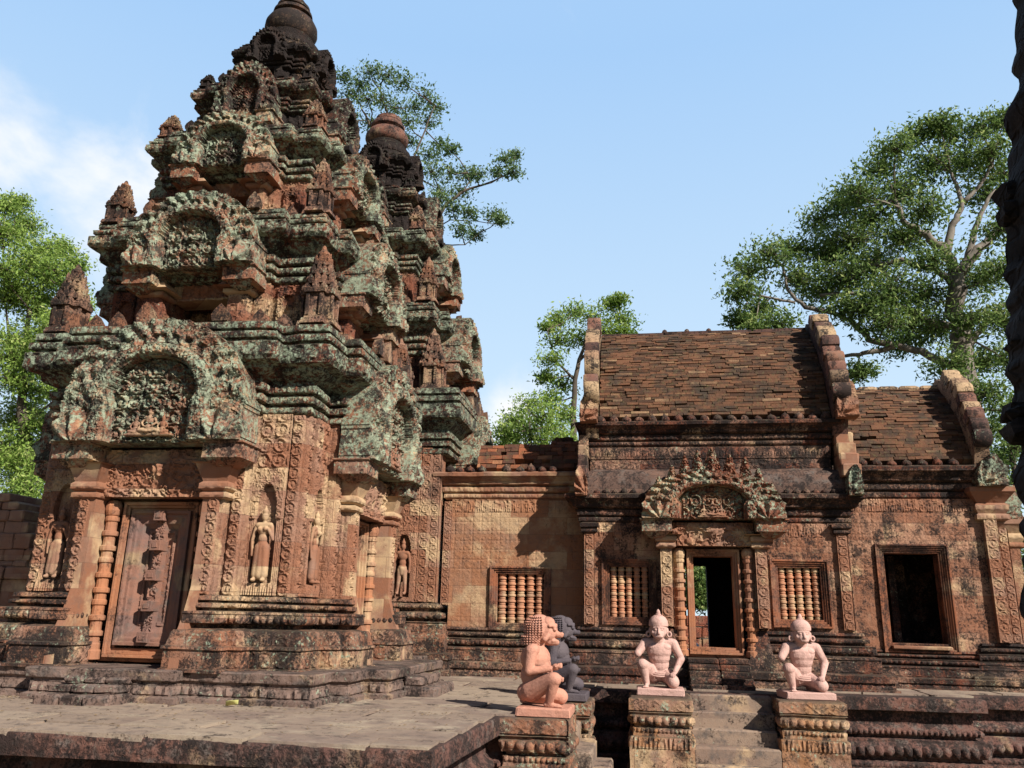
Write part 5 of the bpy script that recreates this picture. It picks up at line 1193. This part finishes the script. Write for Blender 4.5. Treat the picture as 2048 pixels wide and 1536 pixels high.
tree('round_bush_tree', 'low round bright green tree between the tower and the hall roof', y, (at(1065,1150,y).x, y), [([(1065,1150),(1062,950),(1060,860)], .14, .06)],
 [(1060,810,30),(1030,840,26),(1010,865,18),(1085,835,32),(1050,860,34),(1105,855,26),(1025,880,18),(1080,880,26),(1120,880,22),(1000,900,26),(1070,910,40),(1130,920,40)], .14, 12, lm_l, bark2, 9, 'trees beyond the temple', sparse=1.1)
y = 30
tree('airy_tree', 'airy pale tree with thin bare twigs spreading behind the tower tops', y, (at(860,1150,y).x, y), [([(860,1150),(850,700),(850,480),(830,380),(800,300)], .28, .09), ([(800,300),(780,240),(760,180)], .07, .03), ([(830,380),(825,320),(850,260),(870,210)], .06, .02), ([(850,480),(890,410),(930,380),(985,365),(1025,340)], .09, .02), ([(925,385),(938,365),(935,345)], .035,.015), ([(850,470),(900,440),(950,442),(1000,450)], .03, .012), ([(880,490),(930,490),(960,465)], .03, .012), ([(760,290),(735,240),(715,200)], .07, .03), ([(800,300),(760,290)], .06, .06)],
 [(740,145,24),(775,150,28),(805,165,22),(720,170,22),(700,190,20),(735,200,28),(765,200,24),(790,220,24),(700,230,16),(850,195,30),(870,215,18),(830,215,22),(815,245,20),(855,245,22),(820,285,20),(880,290,20),(900,300,14),(860,310,20),(865,345,26),(900,345,26),(935,350,22),(955,350,16),(880,380,26),(920,385,24),(1010,320,16),(1030,310,10),(1025,345,14),(995,345,10),(905,420,18),(940,425,16),(985,430,18),(1000,440,10),(920,460,16),(950,470,14),(740,250,20),(770,265,18),(690,155,14),(880,400,18)], .15, 8, lm_p, bark2, 12, 'trees beyond the temple', sparse=.75)
y = 25
tree('leafy_tree', 'dense sunlit green tree filling the left edge behind the tower', y, (at(60,1150,y).x, y), [([(60,1150),(50,900),(45,740),(60,620)], .25, .08), ([(50,740),(100,650),(130,580)], .1, .03), ([(45,800),(20,700),(10,600)], .1, .03), ([(50,850),(110,800),(150,760)], .06, .02)],
 [(10,415,30),(35,405,20),(55,450,34),(20,470,40),(85,500,32),(125,500,26),(150,530,24),(50,540,44),(100,560,40),(145,580,30),(165,610,18),(20,600,44),(70,620,44),(125,640,36),(165,660,18),(30,680,44),(85,700,44),(140,710,32),(175,720,14),(20,760,46),(75,780,42),(125,780,26),(30,850,44),(80,850,34),(110,860,18),(20,930,44),(70,930,36),(100,920,16),(30,1000,40),(75,1010,30),(50,960,30),(-20,1040,60),(60,1060,30),(5,470,50),(60,520,40),(110,540,36),(20,720,60),(100,660,40),(50,820,50),(110,740,40),(5,900,60),(55,890,40),(60,980,40),(30,580,50),(90,600,40),(150,650,30),(190,680,12),(10,540,40)], .135, 17, lm_l, bark2, 14, 'trees beyond the temple', sparse=1.25)
y = 24.5
tree('shade_tree', 'shaded green tree glimpsed low at the right edge behind the wing', y, (at(2030,1150,y).x, y), [([(2030,1170),(2030,1000),(2025,880)], .16, .06)],
 [(2030,900,36),(2000,960,30),(2035,990,40),(2045,1070,50),(2020,1130,36),(2060,1150,50),(2050,1230,50),(2010,1050,24)], .13, 12, lm_d, bark2, 15, 'trees beyond the temple')
y = 26
tree('backlit_tree', 'leafy tree seen through the hall doorway above the laterite wall', y, (at(1405,1150,y).x, y), [([(1430,1260),(1430,1150),(1420,1100)], .14, .05)],
 [(1395,1150,18,-1.5),(1402,1180,16,-1.5),(1395,1205,12,-1.5),(1440,1130,40,2),(1430,1180,40,2),(1470,1160,40,2),(1390,1120,30,2),(1380,1190,30,2),(1500,1200,40,2),(1350,1180,40,2)], .13, 14, lm_d, bark2, 16, 'trees beyond the temple')
